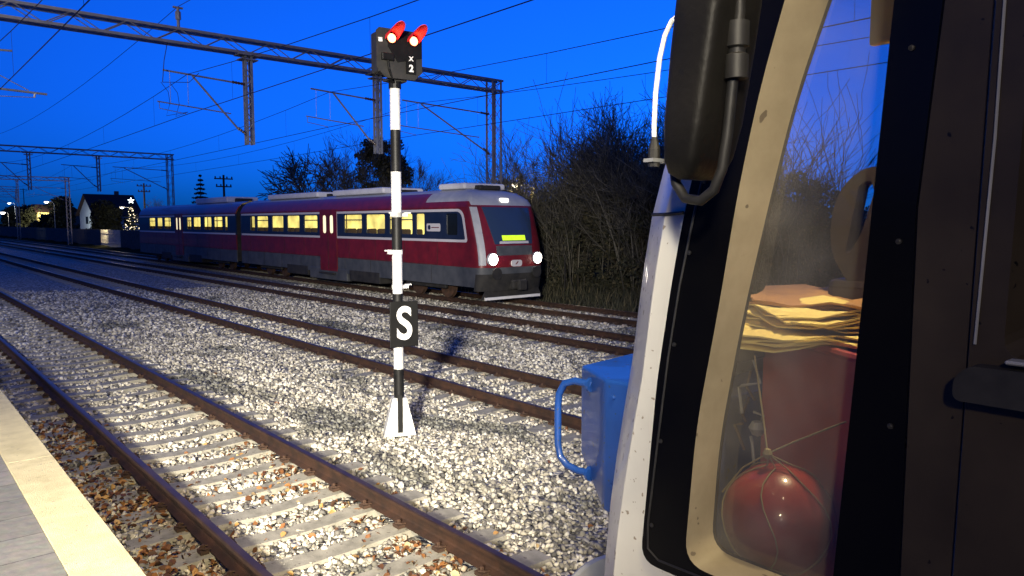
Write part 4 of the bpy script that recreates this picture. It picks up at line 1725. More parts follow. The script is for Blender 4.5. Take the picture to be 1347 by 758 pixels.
hz_ = R(10)
house((33.0, 150.0, -0.9), hz_, 7.6, 6.4, 5.2, 8.4, M['house_wall'], 'dark-roofed house with a pale lit gable end, at the left beyond the fence',
      [(-2.6, 3.6, 1.2, 1.4, 'front'), (1.6, 3.6, 1.2, 1.4, 'front'), (0, 3.9, 1.1, 1.3, 'gable')])
house((34.6, 224.0, -0.9), R(8), 5.5, 5.0, 6.4, 8.0, M['yellow_wall'], 'small far house with a brightly lit yellow wall near the left edge',
      [])
house((44.0, 262.0, -0.9), R(-70), 14, 10, 4.5, 8.0, M['house_dark'], 'low dark far house between the two distant street lamps',
      [(0, 3.0, 1.4, 1.3, 'front')])


def street_lamp(loc, h, side, glow, energy, color, label, r=0.28):
    t = empty('street_lamp', loc)
    tag(t, label, 'street lamp')
    mb = MB()
    mb.tube([(0, 0, 0), (0, 0, h * 0.6), (0, 0, h - 0.3), (side * 0.3, 0, h), (side * 0.9, 0, h + 0.08)], [0.09, 0.07, 0.055, 0.045, 0.04], 8, M['galv'])
    mb.build('pole', t)
    mb = MB()
    mb.bevbox((side * 1.2, 0, h + 0.10), (0.75, 0.30, 0.14), 0.04, M['steel_dark'])
    hd_ = mb.build('lamp_head', t)
    mb = MB()
    mb.lathe([(0.04, -r * 0.8), (r * 0.75, -r * 0.5), (r, -0.05), (r * 0.8, 0.02)], (side * 1.2, 0, h + 0.0), 'Z', 14, glow)
    mb.build('lamp_glass', hd_, smooth=True)
    if energy:
        l_ = lamp('street_lamp_light', 'POINT', (loc[0] + side * 1.2, loc[1] - 0.1, loc[2] + h - r - 0.35), energy, color, shadow_soft_size=0.2)
    return t


street_lamp((26.0, 160, -0.9), 7.3, -1, M['lampglow'], 60, (1.0, 0.9, 0.65), 'street lamp with a star-bright head above the yellow wall, left of the round dark tree', 0.35)
street_lamp((29.0, 233, -0.9), 8.6, -1, M['coolglow'], 300, (0.8, 0.93, 1), 'small cool white street lamp near the left edge, high above the low dark trees', 0.4)
street_lamp((27.2, 231, -0.9), 6.1, -1, M['lampglow'], 300, (1.0, 0.9, 0.65), 'low warm street lamp right at the left edge of the photo', 0.6)
lamp('yellow_wall_light', 'POINT', (32.0, 216.0, 5.0), 4500, (1.0, 0.86, 0.5), shadow_soft_size=0.4)
lamp('gable_light', 'POINT', (26.6, 146.0, 2.4), 450, (0.75, 0.9, 1.0), shadow_soft_size=0.3)
street_lamp((28.0, 114.5, -0.9), 5.6, -1, M['lampglow'], 420, (1.0, 0.85, 0.55), 'garden lamp on a pale post just left of the tree hung with lights', 0.22)
street_lamp((25.2, 27.6, -0.6), 5.0, -1, M['lampglow'], 320, (1.0, 0.85, 0.45), 'lamp half hidden in yellow-lit twigs behind the right end of the train roof', 0.13)
M['lit_leaf'] = attr_ramp_mat('lamp_lit_leaves', [(0.0, (0.10, 0.09, 0.03)), (1.0, (0.45, 0.38, 0.12))], 0.8)  # lamp light put into the leaf colour, lighter and yellower than other foliage
random.seed(8)
leafy_tree('small_tree', (24.3, 28.0, -0.6), 4.6, rand_blobs(34, 1.3, 3.3, 5.4, 0.30, 26, 0.2), 0.13, M['lit_leaf'],
           'small tree with leaves coloured as if lit yellow, just over the right end of the train roof', trunk=0.06)
# the tree hung with lights
random.seed(3)
xt = conifer((27.0, 110.5, -0.9), 6.2, 1.7, 'garden fir tree hung with string lights and a bright star', 14, 'lit_fir_tree')
mb = MB()
for i in range(90):
    t = i / 90
    a = i * 0.9
    rr = 1.65 * (1 - t) + 0.1
    a = random.uniform(0, 6.28)
    t = random.random() ** 1.3
    rr = (1.65 * (1 - t) + 0.1) * random.uniform(0.7, 1.05)
    q = random.uniform(0.03, 0.075)
    mb.lathe([(0.01, -q), (q, 0), (0.01, q)], (rr * math.cos(a), rr * math.sin(a), 0.5 + 5.3 * t), 'Z', 5, M['bulb'])
o = mb.build('string_lights', xt)
mb = MB()
pts = []
for k in range(10):
    a = math.pi / 2 + k * math.pi / 5
    rr = 0.42 if k % 2 == 0 else 0.17
    pts.append((rr * math.cos(a), 6.45 + rr * math.sin(a)))
mb.slab([pts], -0.05, 0.05, 'Y', M['coolglow'])
mb.build('star', xt)
lamp('fir_lights_glow', 'POINT', (23.4, 103.0, 2.4), 900, (1.0, 0.8, 0.45), shadow_soft_size=0.5)

# fences
t = empty('board_fence', (22.4, 0, 0))
tag(t, 'long dark board fence running along the far left behind the tracks', 'fence')
for k in range(30):
    s_ = 62 + k * 5.0
    white = 92 < s_ < 106
    mb = MB()
    y = s_
    while y < s_ + 4.85:
        mb.box((0, y + 0.12, 0.55), (0.03, 0.15 if not white else 0.10, 2.3 + 0.05 * math.sin(y * 7)), M['picket_white'] if white else M['fence_wood'])
        y += 0.21 if not white else 0.36
    mb.box((0.05, s_ + 2.4, 0.0), (0.05, 4.9, 0.09), M['fence_wood'])
    mb.box((0.05, s_ + 2.4, 1.2), (0.05, 4.9, 0.09), M['fence_wood'])
    pn = mb.build('fence_panel', t)
    if white:
        pn['label'] = 'white picket panel lit by the garden lights'
t = empty('wire_fence', (21.9, 0, 0))
tag(t, 'low wire fence on dark posts in front of the bare trees', 'fence')
s_ = 8.2
while s_ < 60:
    mb = MB()
    mb.tube([(0, s_, -0.7), (0, s_, 1.25)], 0.03, 6, M['t_dark'])
    mb.build('post', t)
    s_ += 4.6
mb = MB()
for z in (0.0, 0.3, 0.6, 0.9, 1.2):
    mb.tube([(0, 8.2, z), (0, 58.8, z)], 0.004, 3, M['wire'])
mb.build('fence_wires', t)


def utility_pole(loc, h, label, arms=2):
    t = empty('utility_pole', loc)
    tag(t, label, 'utility pole')
    mb = MB()
    mb.tube([(0, 0, 0), (0, 0, h)], [0.16, 0.11], 8, M['bark'])
    mb.build('pole', t)
    for k in range(arms):
        mb = MB()
        z = h - 0.4 - k * 0.8
        mb.box((0, 0, z), (1.9 - 0.3 * k, 0.1, 0.12), M['bark'])
        for u in (-0.85, -0.35, 0.35, 0.85):
            mb.lathe([(0.05, z + 0.06), (0.09, z + 0.15), (0.04, z + 0.26)], (u * (1 - 0.15 * k), 0, 0), 'Z', 6, M['insul'])
        mb.build('cross_arm', t)


utility_pole((28.0, 78.2, -0.9), 8.4, 'wooden utility pole with two cross arms above the front end of the rear car')
utility_pole((30.0, 115.5, -0.9), 9.1, 'dark pole with short arms above the far end of the rear train car', 2)
utility_pole((40.0, 300.0, -0.9), 15.0, 'thin far pole standing beyond the dark roofs at the left', 1)

random.seed(21)
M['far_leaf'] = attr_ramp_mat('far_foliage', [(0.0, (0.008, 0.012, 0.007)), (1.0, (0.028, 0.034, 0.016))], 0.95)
FT = 'dark garden trees at the far left'


def round_tree(loc, h, R0, label, k=150, size=0.5):
    return leafy_tree('round_tree', loc, h, rand_blobs(60, R0, h * 0.12, h * 0.9, R0 * 0.42, k, 0.45), size, M['far_leaf'], label, group=FT, trunk=0.15)


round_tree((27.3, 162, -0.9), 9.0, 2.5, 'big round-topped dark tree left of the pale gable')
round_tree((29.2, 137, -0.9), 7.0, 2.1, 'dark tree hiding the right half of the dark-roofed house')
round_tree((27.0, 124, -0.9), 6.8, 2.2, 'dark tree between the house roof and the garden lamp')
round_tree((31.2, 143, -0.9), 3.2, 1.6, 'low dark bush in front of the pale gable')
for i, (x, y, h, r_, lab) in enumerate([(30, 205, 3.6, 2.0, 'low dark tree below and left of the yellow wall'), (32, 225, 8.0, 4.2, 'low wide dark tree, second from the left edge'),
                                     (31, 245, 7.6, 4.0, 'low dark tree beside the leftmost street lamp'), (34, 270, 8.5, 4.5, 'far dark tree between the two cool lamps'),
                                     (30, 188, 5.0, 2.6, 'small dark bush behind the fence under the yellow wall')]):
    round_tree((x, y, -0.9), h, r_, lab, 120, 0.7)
# far woods that close the horizon
P = []
V, F, rn = leaf_cloud(0, [((random.uniform(-1, 1) * 6 + 75 + k * 5.2, 320 - k * 5.0, random.uniform(0.5, 4.0)), (5, 5, 2.6), 260) for k in range(60)], 1.1)
o = np_mesh('distant_wood', V, F, M['far_leaf'], rn)
tag(o, 'distant dark wood along the horizon', 'wood', kind='stuff')
V, F, rn = leaf_cloud(0, [((62 + random.uniform(0, 14), 4 + k * 1.5, random.uniform(-0.4, 1.2) + (k % 2) * (1.2 + 1.2 * math.sin(k * 0.35))), (3.2, 3.2, 2.2), 460) for k in range(80)], 0.75)
o = np_mesh('distant_scrub', V, F, M['far_leaf'], rn)
tag(o, 'dark scrub seen through the cab of the near vehicle', 'scrub', kind='stuff')
# rough grass on the verge
n = 26000
gx = RNG.uniform(19.0, 27, n)
gy = RNG.uniform(6, 46, n)
gz = np.interp(gx, [18.9, 19.8, 22, 60], [-0.62, -0.62, -0.35, -0.3])
V0 = np.array([(-.08, 0, 0), (.08, 0, 0), (.02, 0.1, 1.0)])
V, F, rn = scatter(np.stack([gx, gy, gz], 1), RNG.uniform(0.15, 0.55, n), [(V0, np.array([(0, 1, 2)]))], 0.22)
o = np_mesh('verge_grass', V, F, M['leafy'], rn)
tag(o, 'dark rough grass on the verge behind the last track', 'grass', kind='stuff')


# ------------------------------------------------------------------ the near vehicle at the right
M['v_white'] = mat('vehicle_cream_white', (0.72, 0.70, 0.62), (0.64, 0.62, 0.55), rough=0.38, scale=4, detail=8, bump=0.04, bscale=15, coat=0.2,
                   spots=((0.30, 0.25, 0.18), 48, 0.67))
M['v_black'] = mat('vehicle_black_panel', (0.0022, 0.0022, 0.0028), (0.004, 0.0038, 0.0036), rough=0.22, scale=3, detail=8, rvar=0.08, bump=0.03, bscale=12, spec=0.25)
M['v_brown'] = mat('vehicle_dark_side', (0.022, 0.017, 0.012), (0.042, 0.032, 0.022), rough=0.38, scale=3.0, detail=9, spec=0.4, rvar=0.12, bump=0.06, bscale=9,
                   spots=((0.002, 0.002, 0.002), 55, 0.72))
M['v_reveal'] = mat('window_reveal_cream', (0.44, 0.37, 0.25), (0.31, 0.26, 0.17), rough=0.5, scale=5, detail=9, bump=0.06, bscale=20,
                    spots=((0.16, 0.13, 0.09), 30, 0.70))
M['rubber'] = mat('black_rubber', (0.010, 0.010, 0.010), (0.022, 0.021, 0.020), rough=0.55, scale=20)
M['mirror_case'] = mat('mirror_case_plastic', (0.006, 0.0056, 0.005), (0.011, 0.010, 0.0085), rough=0.5, spec=0.25, scale=7, detail=8, bump=0.08, bscale=90, spots=((0.006, 0.006, 0.006), 26, 0.68))
M['v_blue'] = mat('vehicle_blue_box', (0.008, 0.048, 0.24), (0.006, 0.036, 0.17), rough=0.42, scale=5, detail=8, bump=0.05, bscale=25, coat=0.25,
                  spots=((0.03, 0.035, 0.05), 45, 0.68))
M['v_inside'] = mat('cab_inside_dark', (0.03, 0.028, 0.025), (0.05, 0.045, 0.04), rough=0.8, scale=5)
M['v_red'] = mat('console_red', (0.50, 0.085, 0.055), (0.38, 0.065, 0.045), rough=0.5, scale=6, detail=8, bump=0.05)
M['ball'] = mat('dark_red_ball', (0.34, 0.040, 0.030), (0.22, 0.028, 0.022), rough=0.30, scale=6, coat=0.5, spots=((0.5, 0.30, 0.2), 26, 0.75))
M['cord'] = mat('net_cord', (0.30, 0.25, 0.14), rough=0.8)
M['paper'] = mat('yellow_paper', (0.86, 0.72, 0.26), (0.78, 0.60, 0.20), rough=0.8, scale=6, bump=0.2)
M['paper2'] = mat('brown_paper', (0.42, 0.22, 0.09), (0.30, 0.15, 0.06), rough=0.8, scale=6, bump=0.2)
M['seat_brown'] = mat('seat_brown_vinyl', (0.030, 0.019, 0.013), (0.018, 0.012, 0.009), rough=0.5, scale=8, bump=0.05)
M['pane'] = glass_mat('cab_side_glass', (0.74, 0.74, 0.74), 1.75, 0.075, (0.75, 0.72, 0.68))  # pale reflection put into the pane as a diffuse haze
M['pane2'] = glass_mat('cab_front_glass', (0.92, 0.95, 0.97), 1.45, 0.02)

VX = 1.25
ve = empty('rail_vehicle', (2.83, -2.0, 0))
tag(ve, 'near rail vehicle at the right, cream nose edge and dark side with tall window', 'rail vehicle')


def vp(o):      # parent to the vehicle while keeping world coordinates
    o.parent = ve
    o.matrix_parent_inverse = Matrix.Translation((-2.83, 2.0, 0))
    return o


EZ = [0.85, 1.30, 1.77, 1.90, 2.06, 2.24, 2.41, 2.57, 2.69, 2.99, 3.25, 3.60, 3.78]
ES = [1.12, 1.125, 1.089, 1.075, 1.049, 1.014, 0.992, 0.967, 0.932, 0.826, 0.735, 0.60, 0.50]


def e_s(z):
    return float(np.interp(z, EZ, ES))


o_ctl = [(.890, 1.875), (.867, 2.17), (.821, 2.42), (.786, 2.64), (.745, 2.83), (.655, 3.13), (.498, 3.13), (.517, 2.93), (.583, 1.875)]
i_ctl = [(.882, 1.885), (.868, 2.12), (.823, 2.38), (.772, 2.61), (.724, 2.81), (.630, 3.08), (.520, 3.08), (.525, 2.93), (.572, 1.885)]
rad = [0.055, 0.08, 0.08, 0.08, 0.08, 0.05, 0.03, 0.03, 0.03]
o_loop = rounded(o_ctl, rad, 6)
i_loop = rounded(i_ctl, rad, 6)
side_edge = [(e_s(z), z) for z in np.linspace(0.85, 3.78, 28)]
mb = MB()
mb.slab([side_edge + [(-9.0, 3.78), (-9.0, 0.85)], o_loop, [(0.335, 3.16), (0.352, 2.378), (-0.51, 2.378), (-0.51, 3.16)]], VX, VX + 0.03, 'X', M['v_white'])
vp(mb.build('side_wall'))
# black panel round the window
pl_ctl = [(1.005, 1.84), (0.985, 2.06), (0.968, 2.247), (0.937, 2.444), (0.914, 2.569), (0.885, 2.69), (0.78, 2.99), (0.66, 3.32), (0.415, 3.32), (0.47, 2.6), (0.47, 1.84)]
mb = MB()
mb.slab([rounded(pl_ctl, [0.045, 0.05, 0.05, 0.05, 0.05, 0.05, 0.05, 0.05, 0, 0, 0], 5), o_loop], VX - 0.010, VX - 0.001, 'X', M['v_black'])
bp_ = vp(mb.build('black_window_panel'))
mb = MB()      # raised seam round the panel
seam = [(0.80, 1.862), (0.955, 1.858), (0.984, 1.875), (0.985, 1.93), (0.965, 2.10), (0.940, 2.30), (0.915, 2.45), (0.885, 2.59), (0.845, 2.74), (0.78, 2.93), (0.68, 3.22)]
mb.tube([(VX - 0.010, a, b) for a, b in seam], 0.0028, 6, M['rubber'])
sm = mb.build('seam')
sm.parent = bp_
for (a, b) in ((0.975, 1.93), (0.955, 2.12), (0.925, 2.33), (0.893, 2.52), (0.86, 2.66), (0.80, 2.85), (0.86, 1.853), (0.72, 1.853), (0.62, 1.853), (0.493, 1.95), (0.493, 2.25), (0.493, 2.55), (0.487, 2.85)):
    mb = MB()
    mb.lathe([(0.0048, -0.0125), (0.0048, -0.009)], (VX, a, b), 'X', 10, M['rubber'])
    mb.lathe([(0.002, -0.0135), (0.0036, -0.0128)], (VX, a, b), 'X', 8, M['rubber'])
    q = mb.build('screw')
    q.parent = bp_
# dark side right of the window, in three boards with joints between them
for k, (a0, a1, b0, b1) in enumerate(((0.415, 0.466, 0.395, 0.466), (-2.2, -2.2, 0.36, 0.36))):
    pass
mb = MB()
mb.slab([[(0.412, 3.32), (0.467, 2.6), (0.467, 1.84), (0.398, 1.84), (0.385, 2.6), (0.372, 3.32)]], VX - 0.009, VX - 0.001, 'X', M['v_brown'])
vp(mb.build('pillar_board'))
mb = MB()
dr_out = [(0.365, 3.32), (0.396 - 0.012, 2.40), (0.392, 1.84), (-0.75, 1.84), (-0.75, 3.32)]
dr_win = rounded([(0.322, 3.15), (0.340, 2.385), (-0.5, 2.385), (-0.5, 3.15)], 0.03, 4)
mb.slab([dr_out, dr_win], VX - 0.014, VX - 0.001, 'X', M['v_brown'])
dd = vp(mb.build('cab_door'))
mb = MB()
mb.tube([(VX - 0.017, 0.357, 3.30), (VX - 0.017, 0.365, 2.7), (VX - 0.017, 0.376, 2.40)], 0.0022, 6, M['galv'])
e_ = mb.build('door_edge_strip')
e_.parent = dd
mb = MB()
n_ = len(dr_win)
inn = rounded([(0.300, 3.12), (0.316, 2.405), (-0.48, 2.405), (-0.48, 3.12)], 0.03, 4)
for i in range(n_):
    j = (i + 1) % n_
    mb.add([(VX - 0.014, *dr_win[i]), (VX - 0.014, *dr_win[j]), (VX + 0.05, *inn[j]), (VX + 0.05, *inn[i])], [(0, 1, 2, 3)], M['v_brown'])
e_ = mb.build('door_window_reveal')
e_.parent = dd
mb = MB()
mb.slab([inn], VX + 0.048, VX + 0.052, 'X', M['t_glass'])
e_ = mb.build('door_window')
e_.parent = dd
mb = MB()
mb.slab([rounded([(0.392, 2.318), (0.392, 2.352), (0.372, 2.372), (-0.55, 2.376), (-0.55, 2.316)], [0.012, 0.012, 0.01, 0, 0], 4)], VX - 0.05, VX - 0.012, 'X', M['rubber'])
e_ = mb.build('rubber_sill')
e_.parent = dd
mb = MB()
mb.bevbox((VX - 0.028, -0.12, 2.382), (0.03, 0.90, 0.006), 0.002, M['galv'], seg=1)
q = mb.build('sill_trim')
q.parent = dd
# cream reveal and the pane
mb = MB()
n_ = len(o_loop)
for i in range(n_):
    j = (i + 1) % n_
    q1 = (VX + 0.075, *i_loop[i])
    q2 = (VX + 0.075, *i_loop[j])
    mb.add([(VX - 0.010, *o_loop[i]), (VX - 0.010, *o_loop[j]), q2, q1], [(0, 1, 2, 3)], M['v_reveal'])
mb.tube([(VX + 0.078, a, b) for a, b in i_loop + [i_loop[0]]], 0.004, 6, M['rubber'], False)
vp(mb.build('window_reveal', smooth=True))
mb = MB()
mb.slab([i_loop], VX + 0.074, VX + 0.079, 'X', M['pane'])
vp(mb.build('side_window_pane'))
# nose
plan = [(1.25, 0), (1.2535, 0.006), (1.261, 0.014), (1.327, 0.082), (1.393, 0.150), (1.43, 0.175), (1.55, 0.20), (1.95, 0.25), (2.83, 0.32)]
plan = plan + [(5.66 - a, b) for a, b in plan[-2::-1]]
zr = list(np.linspace(0.85, 2.25, 12)) + list(np.linspace(2.27, 3.45, 12)) + [3.60, 3.78]
rows = [[(a, e_s(z) + b, z) for a, b in plan] for z in zr]
mb, ms, ml = MB(), MB(), MB()
for j in range(len(rows) - 1):
    for k in range(len(plan) - 1):
        zc = (zr[j] + zr[j + 1]) / 2
        xc = (plan[k][0] + plan[k + 1][0]) / 2
        quad = [rows[j][k], rows[j][k + 1], rows[j + 1][k + 1], rows[j + 1][k]]
        if 2.26 < zc < 3.45 and 1.42 < xc < 4.24:
            ms.add(quad, [(0, 1, 2, 3)], M['pane2'])
        elif xc < 1.42 or xc > 4.24 or zc > 3.45 or zc < 1.5:
            mb.add(quad, [(0, 1, 2, 3)], M['v_white'])
        else:
            mb.add(quad, [(0, 1, 2, 3)], M['v_white'])
sh = mb.build('nose_shell', smooth=True)
so = sh.modifiers.new('thickness', 'SOLIDIFY')
so.thickness = 0.02
so.offset = -1
vp(sh)
vp(ms.build('windscreen', smooth=True))
# band round the nose edge by the mirror
mb = MB()
mb.tube([(1.245, e_s(2.60) - 0.045, 2.60), (1.247, e_s(2.6) + 0.003, 2.597), (1.262, e_s(2.6) + 0.044, 2.597), (1.30, e_s(2.6) + 0.075, 2.597)], 0.004, 6, M['rubber'])
mb.build('joint_band').parent = sh
# roof, far wall, floor, bulkhead, underframe
mb = MB()
us_ = [(1.25, 3.78), (1.40, 3.98), (1.8, 4.10), (2.83, 4.16), (3.86, 4.10), (4.26, 3.98), (4.41, 3.78)]
for s0_, s1_ in ((0.45, -9.0),):
    for k in range(len(us_) - 1):
        a, b = us_[k], us_[k + 1]
        mb.add([(a[0], s0_, a[1]), (b[0], s0_, b[1]), (b[0], s1_, b[1]), (a[0], s1_, a[1])], [(0, 1, 2, 3)], M['v_white'])
mb.add([(a, 0.45, b) for a, b in us_], [tuple(range(len(us_)))], M['v_white'])
vp(mb.build('roof'))
mb = MB()
mb.slab([side_edge + [(-9.0, 3.78), (-9.0, 0.85)], rounded([(0.80, 2.3), (0.68, 3.12), (0.1, 3.12), (0.1, 2.3)], 0.04, 3)], 4.38, 4.41, 'X', M['v_white'])
vp(mb.build('far_side_wall'))
mb = MB()
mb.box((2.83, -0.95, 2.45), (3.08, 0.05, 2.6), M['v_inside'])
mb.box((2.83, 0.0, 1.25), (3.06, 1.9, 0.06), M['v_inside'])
mb.box((2.83, -9.0, 2.45), (3.08, 0.05, 2.6), M['v_white'])
vp(mb.build('bulkhead'))
mb = MB()
mb.box((2.83, -4.2, 0.66), (2.7, 9.6, 0.36), M['t_dark'])
mb.box((2.83, 1.10, 0.95), (2.6, 0.30, 0.34), M['t_dark'])
vp(mb.build('underframe'))
for yy in (-1.4, -3.6):
    for xx in (2.065, 3.585):
        mb = MB()
        mb.lathe([(0.12, -0.07), (0.46, -0.065), (0.46, 0.045), (0.48, 0.05), (0.48, 0.07), (0.12, 0.08)], (xx, yy, 0.465), 'X', 28, M['clip'])
        vp(mb.build('wheel'))
for xx in (1.955, 3.705):
    mb = MB()
    mb.lathe([(0.115, 1.20), (0.115, 1.45), (0.085, 1.46), (0.085, 1.76)], (xx, 0, 1.085), 'Y', 24, M['t_dark'])
    b_ = vp(mb.build('buffer', smooth=True))
    mb = MB()
    mb.lathe([(0.09, 1.752), (0.235, 1.765), (0.262, 1.775), (0.266, 1.79), (0.258, 1.803), (0.15, 1.822)], (xx, 0, 1.085), 'Y', 40, M['galv'])
    d_ = mb.build('buffer_disc', smooth=True)
    d_.parent = b_
# blue box with its grab handle
plan_b = [(1.70, 1.10), (1.715, 1.545), (1.83, 1.755), (2.16, 1.80), (2.16, 1.10)]
bot = [1.66, 1.665, 1.78, 1.80, 1.66]
bm = bmesh.new()
tv = [bm.verts.new((a, b, 2.09 + (0.0 if b > 1.2 else 0.02))) for a, b in plan_b]
bv = [bm.verts.new((a, b, c)) for (a, b), c in zip(plan_b, bot)]
bm.faces.new(tv)
bm.faces.new([bv[0], bv[4], bv[1]])
bm.faces.new([bv[4], bv[3], bv[2], bv[1]])
for i in range(5):
    j = (i + 1) % 5
    bm.faces.new([tv[i], bv[i], bv[j], tv[j]])
bmesh.ops.recalc_face_normals(bm, faces=bm.faces)
bmesh.ops.bevel(bm, geom=bm.edges[:], offset=0.010, segments=3, profile=0.5, affect='EDGES')
me = bpy.data.meshes.new('blue_box')
bm.to_mesh(me)
bm.free()
me.materials.append(M['v_blue'])
bb = bpy.data.objects.new('blue_box', me)
COL.objects.link(bb)
vp(bb)
mb = MB()
hp = [(1.780, 1.655, 2.045), (1.765, 1.72, 2.05), (1.76, 1.765, 2.035), (1.758, 1.79, 1.995), (1.758, 1.795, 1.95), (1.758, 1.795, 1.82), (1.76, 1.785, 1.775), (1.765, 1.755, 1.75), (1.77, 1.71, 1.742), (1.782, 1.660, 1.742)]
mb.tube(hp, 0.0125, 12, M['v_blue'])
h_ = mb.build('grab_handle', smooth=True)
for (a, b, c) in ((1.708, 1.40, 2.04), (1.708, 1.40, 1.76), (1.712, 1.505, 2.04), (1.712, 1.505, 1.76)):
    mq = MB()
    mq.lathe([(0.008, -0.008), (0.008, 0.004)], (a, b, c), 'X', 6, M['v_blue'])
    q = mq.build('bolt')
    q.parent = bb
h_.parent = bb
for z in (2.045, 1.742):
    mb = MB()
    mb.lathe([(0.024, -0.006), (0.024, 0.006)], (1.778, 1.662, z), 'Y', 14, M['v_blue'])
    q = mb.build('handle_flange')
    q.parent = bb
# mirror
mb = MB()
rings = [(2.650, .733, .012, .035), (2.660, .731, .026, .05), (2.685, .727, .033, .06), (2.74, .719, .039, .065), (2.85, .705, .043, .066), (2.95, .692, .044, .066), (3.15, .667, .044, .066), (3.30, .650, .040, .06), (3.34, .645, .025, .04)]
vs, fs = [], []
n = 36
for (z, s_, hs, hx) in rings:
    for k in range(n):
        t = 2 * math.pi * k / n
        c, d = math.cos(t), math.sin(t)
        vs.append((1.03 + hx * math.copysign(abs(c) ** 0.35, c), s_ + hs * math.copysign(abs(d) ** 0.35, d), z))
for i in range(len(rings) - 1):
    for k in range(n):
        fs.append((i * n + k, i * n + (k + 1) % n, (i + 1) * n + (k + 1) % n, (i + 1) * n + k))
fs += [tuple(range(n)), tuple((len(rings) - 1) * n + k for k in range(n))]
mb.add(vs, fs, M['mirror_case'] if 'mirror_case' in M else M['rubber'])
mi = vp(mb.build('mirror', smooth=True))
mb = MB()
mb.tube([(1.02, .655, 3.02), (1.02, .652, 2.90), (1.02, .668, 2.72), (1.02, .676, 2.665), (1.02, .69, 2.632), (1.02, .715, 2.615), (1.02, .745, 2.62), (1.02, .764, 2.645), (1.02, .772, 2.69), (1.02, .770, 2.74)], 0.0085, 12, M['rubber'])
mb.tube([(1.02, .655, 3.02), (1.12, .70, 3.02), (1.27, .76, 3.03)], 0.012, 10, M['rubber'])
mb.lathe([(0.018, 2.80), (0.018, 2.835), (0.013, 2.838), (0.013, 2.845), (0.018, 2.848), (0.018, 2.885)], (1.02, .655, 0), 'Z', 16, M['rubber'])
k_ = mb.build('mirror_bracket', smooth=True)
k_.parent = mi
mb = MB()
mb.tube([(0.985, .740, 2.905), (0.985, .752, 2.900), (0.985, .765, 2.88), (0.985, .775, 2.845), (0.985, .782, 2.79), (0.985, .784, 2.74), (0.985, .783, 2.70)], 0.0042, 8, M['sign_white'])
k_ = mb.build('white_stay_rod', smooth=True)
k_.parent = mi
mb = MB()
mb.lathe([(0.010, 2.672), (0.010, 2.70), (0.005, 2.72)], (0.985, .783, 0), 'Z', 10, M['rubber'])
mb.box((0.995, .783, 2.682), (0.05, 0.02, 0.006), M['galv'])
k_ = mb.build('rod_clamp')
k_.parent = mi
# inside the cab
mb = MB()      # red console: its front face runs obliquely from the window to the windscreen
a0, a1 = (1.705, 0.995), (1.495, 0.632)
mb.add([(a0[0], a0[1], 1.3), (a1[0], a1[1], 1.3), (1.48, 0.30, 1.3), (4.3, 0.30, 1.3), (4.3, 0.995, 1.3),
        (a0[0], a0[1], 2.30), (a1[0], a1[1], 2.30), (1.48, 0.30, 2.30), (4.3, 0.30, 2.30), (4.3, 0.995, 2.30)],
       [(0, 1, 6, 5), (1, 2, 7, 6), (2, 3, 8, 7), (3, 4, 9, 8), (4, 0, 5, 9), (5, 6, 7, 8, 9)], M['v_red'])
mb.tube([(a0[0], a0[1], 2.302), (a1[0], a1[1], 2.302)], 0.010, 8, M['v_red'])
vp(mb.build('red_console'))
mb = MB()      # pale trim and clutter beside the console
mb.tube([(1.40, .965, 2.32), (1.40, .962, 2.26), (1.41, .955, 2.25)], 0.006, 6, M['v_reveal'])
mb.tube([(1.40, .950, 2.22), (1.40, .955, 2.10), (1.40, .962, 1.88)], 0.010, 6, M['v_reveal'])
vp(mb.build('inner_trim'))
mb = MB()
random.seed(4)
for k in range(7):
    p_ = Vector((1.50 + random.uniform(-.02, .02), 0.905 + random.uniform(-.015, .015), 2.27 - k * 0.03))
    mb.tube([p_, p_ + Vector((random.uniform(-.02, .02), random.uniform(-.03, .03), random.uniform(-.05, .0))), p_ + Vector((random.uniform(-.03, .03), random.uniform(-.03, .03), -0.06))], 0.0035, 6, M['clip' if k % 2 else 'galv'])
mb.lathe([(0.012, 2.10), (0.02, 2.115), (0.012, 2.13)], (1.50, .885, 0), 'Z', 10, M['galv'])
vp(mb.build('metal_fittings'))
mb = MB()      # console dash deck to the windscreen
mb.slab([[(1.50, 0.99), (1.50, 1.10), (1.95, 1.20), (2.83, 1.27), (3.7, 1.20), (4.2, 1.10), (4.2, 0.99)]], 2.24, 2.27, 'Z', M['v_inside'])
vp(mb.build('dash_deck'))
# seat with the slotted headrest
mb = MB()
out = rounded([(.80, 2.40), (.905, 2.42), (.955, 2.50), (.958, 2.60), (.93, 2.68), (.87, 2.725), (.78, 2.72), (.70, 2.60), (.70, 2.40)], [.01, .02, .04, .04, .04, .03, .04, .04, .01], 4)
hole = rounded([(.905, 2.495), (.915, 2.50), (.885, 2.68), (.855, 2.69), (.845, 2.66), (.875, 2.55)], 0.010, 3)
mb.slab([out, hole], 1.96, 2.02, 'X', M['seat_brown'])
mb.bevbox((1.99, .84, 2.36), (0.08, 0.24, 0.14), 0.02, M['seat_brown'])
vp(mb.build('seat_back', smooth=False))
mb = MB()
mb.bevbox((1.62, .66, 3.03), (0.02, 0.12, 0.16), 0.006, M['paper'])
vp(mb.build('sun_visor'))

mb = MB()
mb.lathe([(0.03, 3.24), (0.05, 3.25), (0.05, 3.28)], (1.78, 0.74, 0), 'Z', 14, M['lampglow'])
vp(mb.build('added_cab_lamp'))  # out-of-view ceiling lamp added to brighten the papers
cl_ = lamp('cab_fill_light', 'SPOT', (1.78, 0.74, 3.22), 80, (1.0, 0.80, 0.42), spot_size=R(95), spot_blend=1.0, shadow_soft_size=0.05)  # light of the added lamp, shining down on the console
aim(cl_, (1.75, 0.86, 2.3))

# loose things in the cab
random.seed(12)


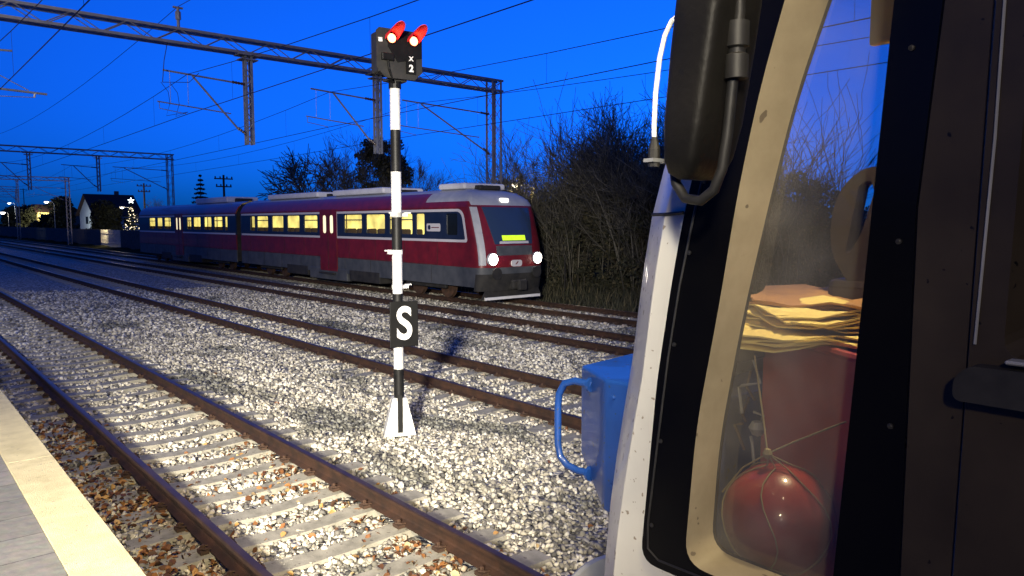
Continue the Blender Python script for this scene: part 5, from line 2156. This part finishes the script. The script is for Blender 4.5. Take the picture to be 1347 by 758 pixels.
def sheet(mb, c, w, d, rz, mt, amp=0.012, tilt=(0, 0)):
    n = 9
    ph = random.uniform(0, 6)
    vs = []
    E_ = Euler((tilt[0], tilt[1], rz)).to_matrix()
    for lay in (0, -0.004):
        for i in range(n):
            for j in range(n):
                u, v = i / (n - 1) - 0.5, j / (n - 1) - 0.5
                z = amp * math.sin(u * 7 + ph) * math.cos(v * 5 + ph * 1.3) + amp * 0.5 * math.sin(v * 13 + u * 9)
                vs.append(E_ @ Vector((u * w, v * d, z + lay)) + Vector(c))
    fs = []
    for i in range(n - 1):
        for j in range(n - 1):
            a = i * n + j
            fs += [(a, a + 1, a + n + 1, a + n), (n * n + a + n, n * n + a + n + 1, n * n + a + 1, n * n + a)]
    rim = [i for i in range(n)] + [i * n + n - 1 for i in range(1, n)] + [(n - 1) * n + j for j in range(n - 2, -1, -1)] + [i * n for i in range(n - 2, 0, -1)]
    for i in range(len(rim)):
        a, b = rim[i], rim[(i + 1) % len(rim)]
        fs.append((a, b, n * n + b, n * n + a))
    mb.add(vs, fs, mt)


papers = [((1.72, 0.83, 2.325), 0.34, 0.40, 0.5, 'paper', 'creased yellow sheet lying lowest on the red console edge'),
          ((1.86, 0.90, 2.350), 0.40, 0.34, 0.2, 'paper', 'wide folded yellow sheet in the middle of the paper heap'),
          ((1.80, 0.86, 2.372), 0.32, 0.36, 0.9, 'paper', 'narrow bright yellow sheet crossing the heap'),
          ((1.98, 0.95, 2.385), 0.50, 0.36, 0.35, 'paper2', 'brown wrapping sheet on top of the yellow papers')]
for c, w, d, rz, mt, lab in papers:
    mb = MB()
    for q in range(5):
        sheet(mb, (c[0] + random.uniform(-.02, .02), c[1] + random.uniform(-.02, .02), c[2] - 0.005 * q), w, d, rz + random.uniform(-.12, .12), M[mt], 0.012, (random.uniform(-.03, .03), random.uniform(-.03, .03)))
    o = mb.build('paper_sheet', smooth=True, weld=False)
    tag(o, lab, 'paper', 'papers heaped on the red console')

bc = Vector((1.455, .803, 1.943))
br_ = 0.117
be = empty('netted_ball', bc)
tag(be, 'dark red ball hanging in a cord net behind the side window', 'ball')
mb = MB()
prof = [(br_ * math.sin(math.pi * i / 24) + (0.0005 if i in (0, 24) else 0), -br_ * math.cos(math.pi * i / 24)) for i in range(25)]
mb.lathe(prof, (0, 0, 0), 'Z', 40, M['ball'])
mb.build('ball', be, smooth=True)
mb = MB()
kn = Vector((-0.03, 0.012, 0.145))
for k in range(6):
    a0_ = k * math.pi / 3 + 0.3
    pts = [kn]
    for i in range(1, 13):
        th = math.pi * i / 14
        a = a0_ + 0.22 * math.sin(i * 0.6 + k)
        rr = br_ + 0.003
        pts.append(Vector((rr * math.sin(th) * math.cos(a), rr * math.sin(th) * math.sin(a), rr * math.cos(th))))
    mb.tube(pts, 0.0016, 5, M['cord'])
mb.tube([kn, (0.01, 0.05, 0.22), (0.03, 0.085, 0.34)], 0.0021, 6, M['cord'])
mb.tube([kn, (0.0, -0.04, 0.18), (0.02, -0.13, 0.235)], 0.0021, 6, M['cord'])
mb.tube([kn, (-0.03, 0.07, 0.10), (-0.03, 0.12, 0.03)], 0.0021, 6, M['cord'])
mb.lathe([(0.006, -0.01), (0.011, 0), (0.006, 0.01)], kn, 'Z', 8, M['cord'])
mb.build('cord_net', be, smooth=True, weld=False)
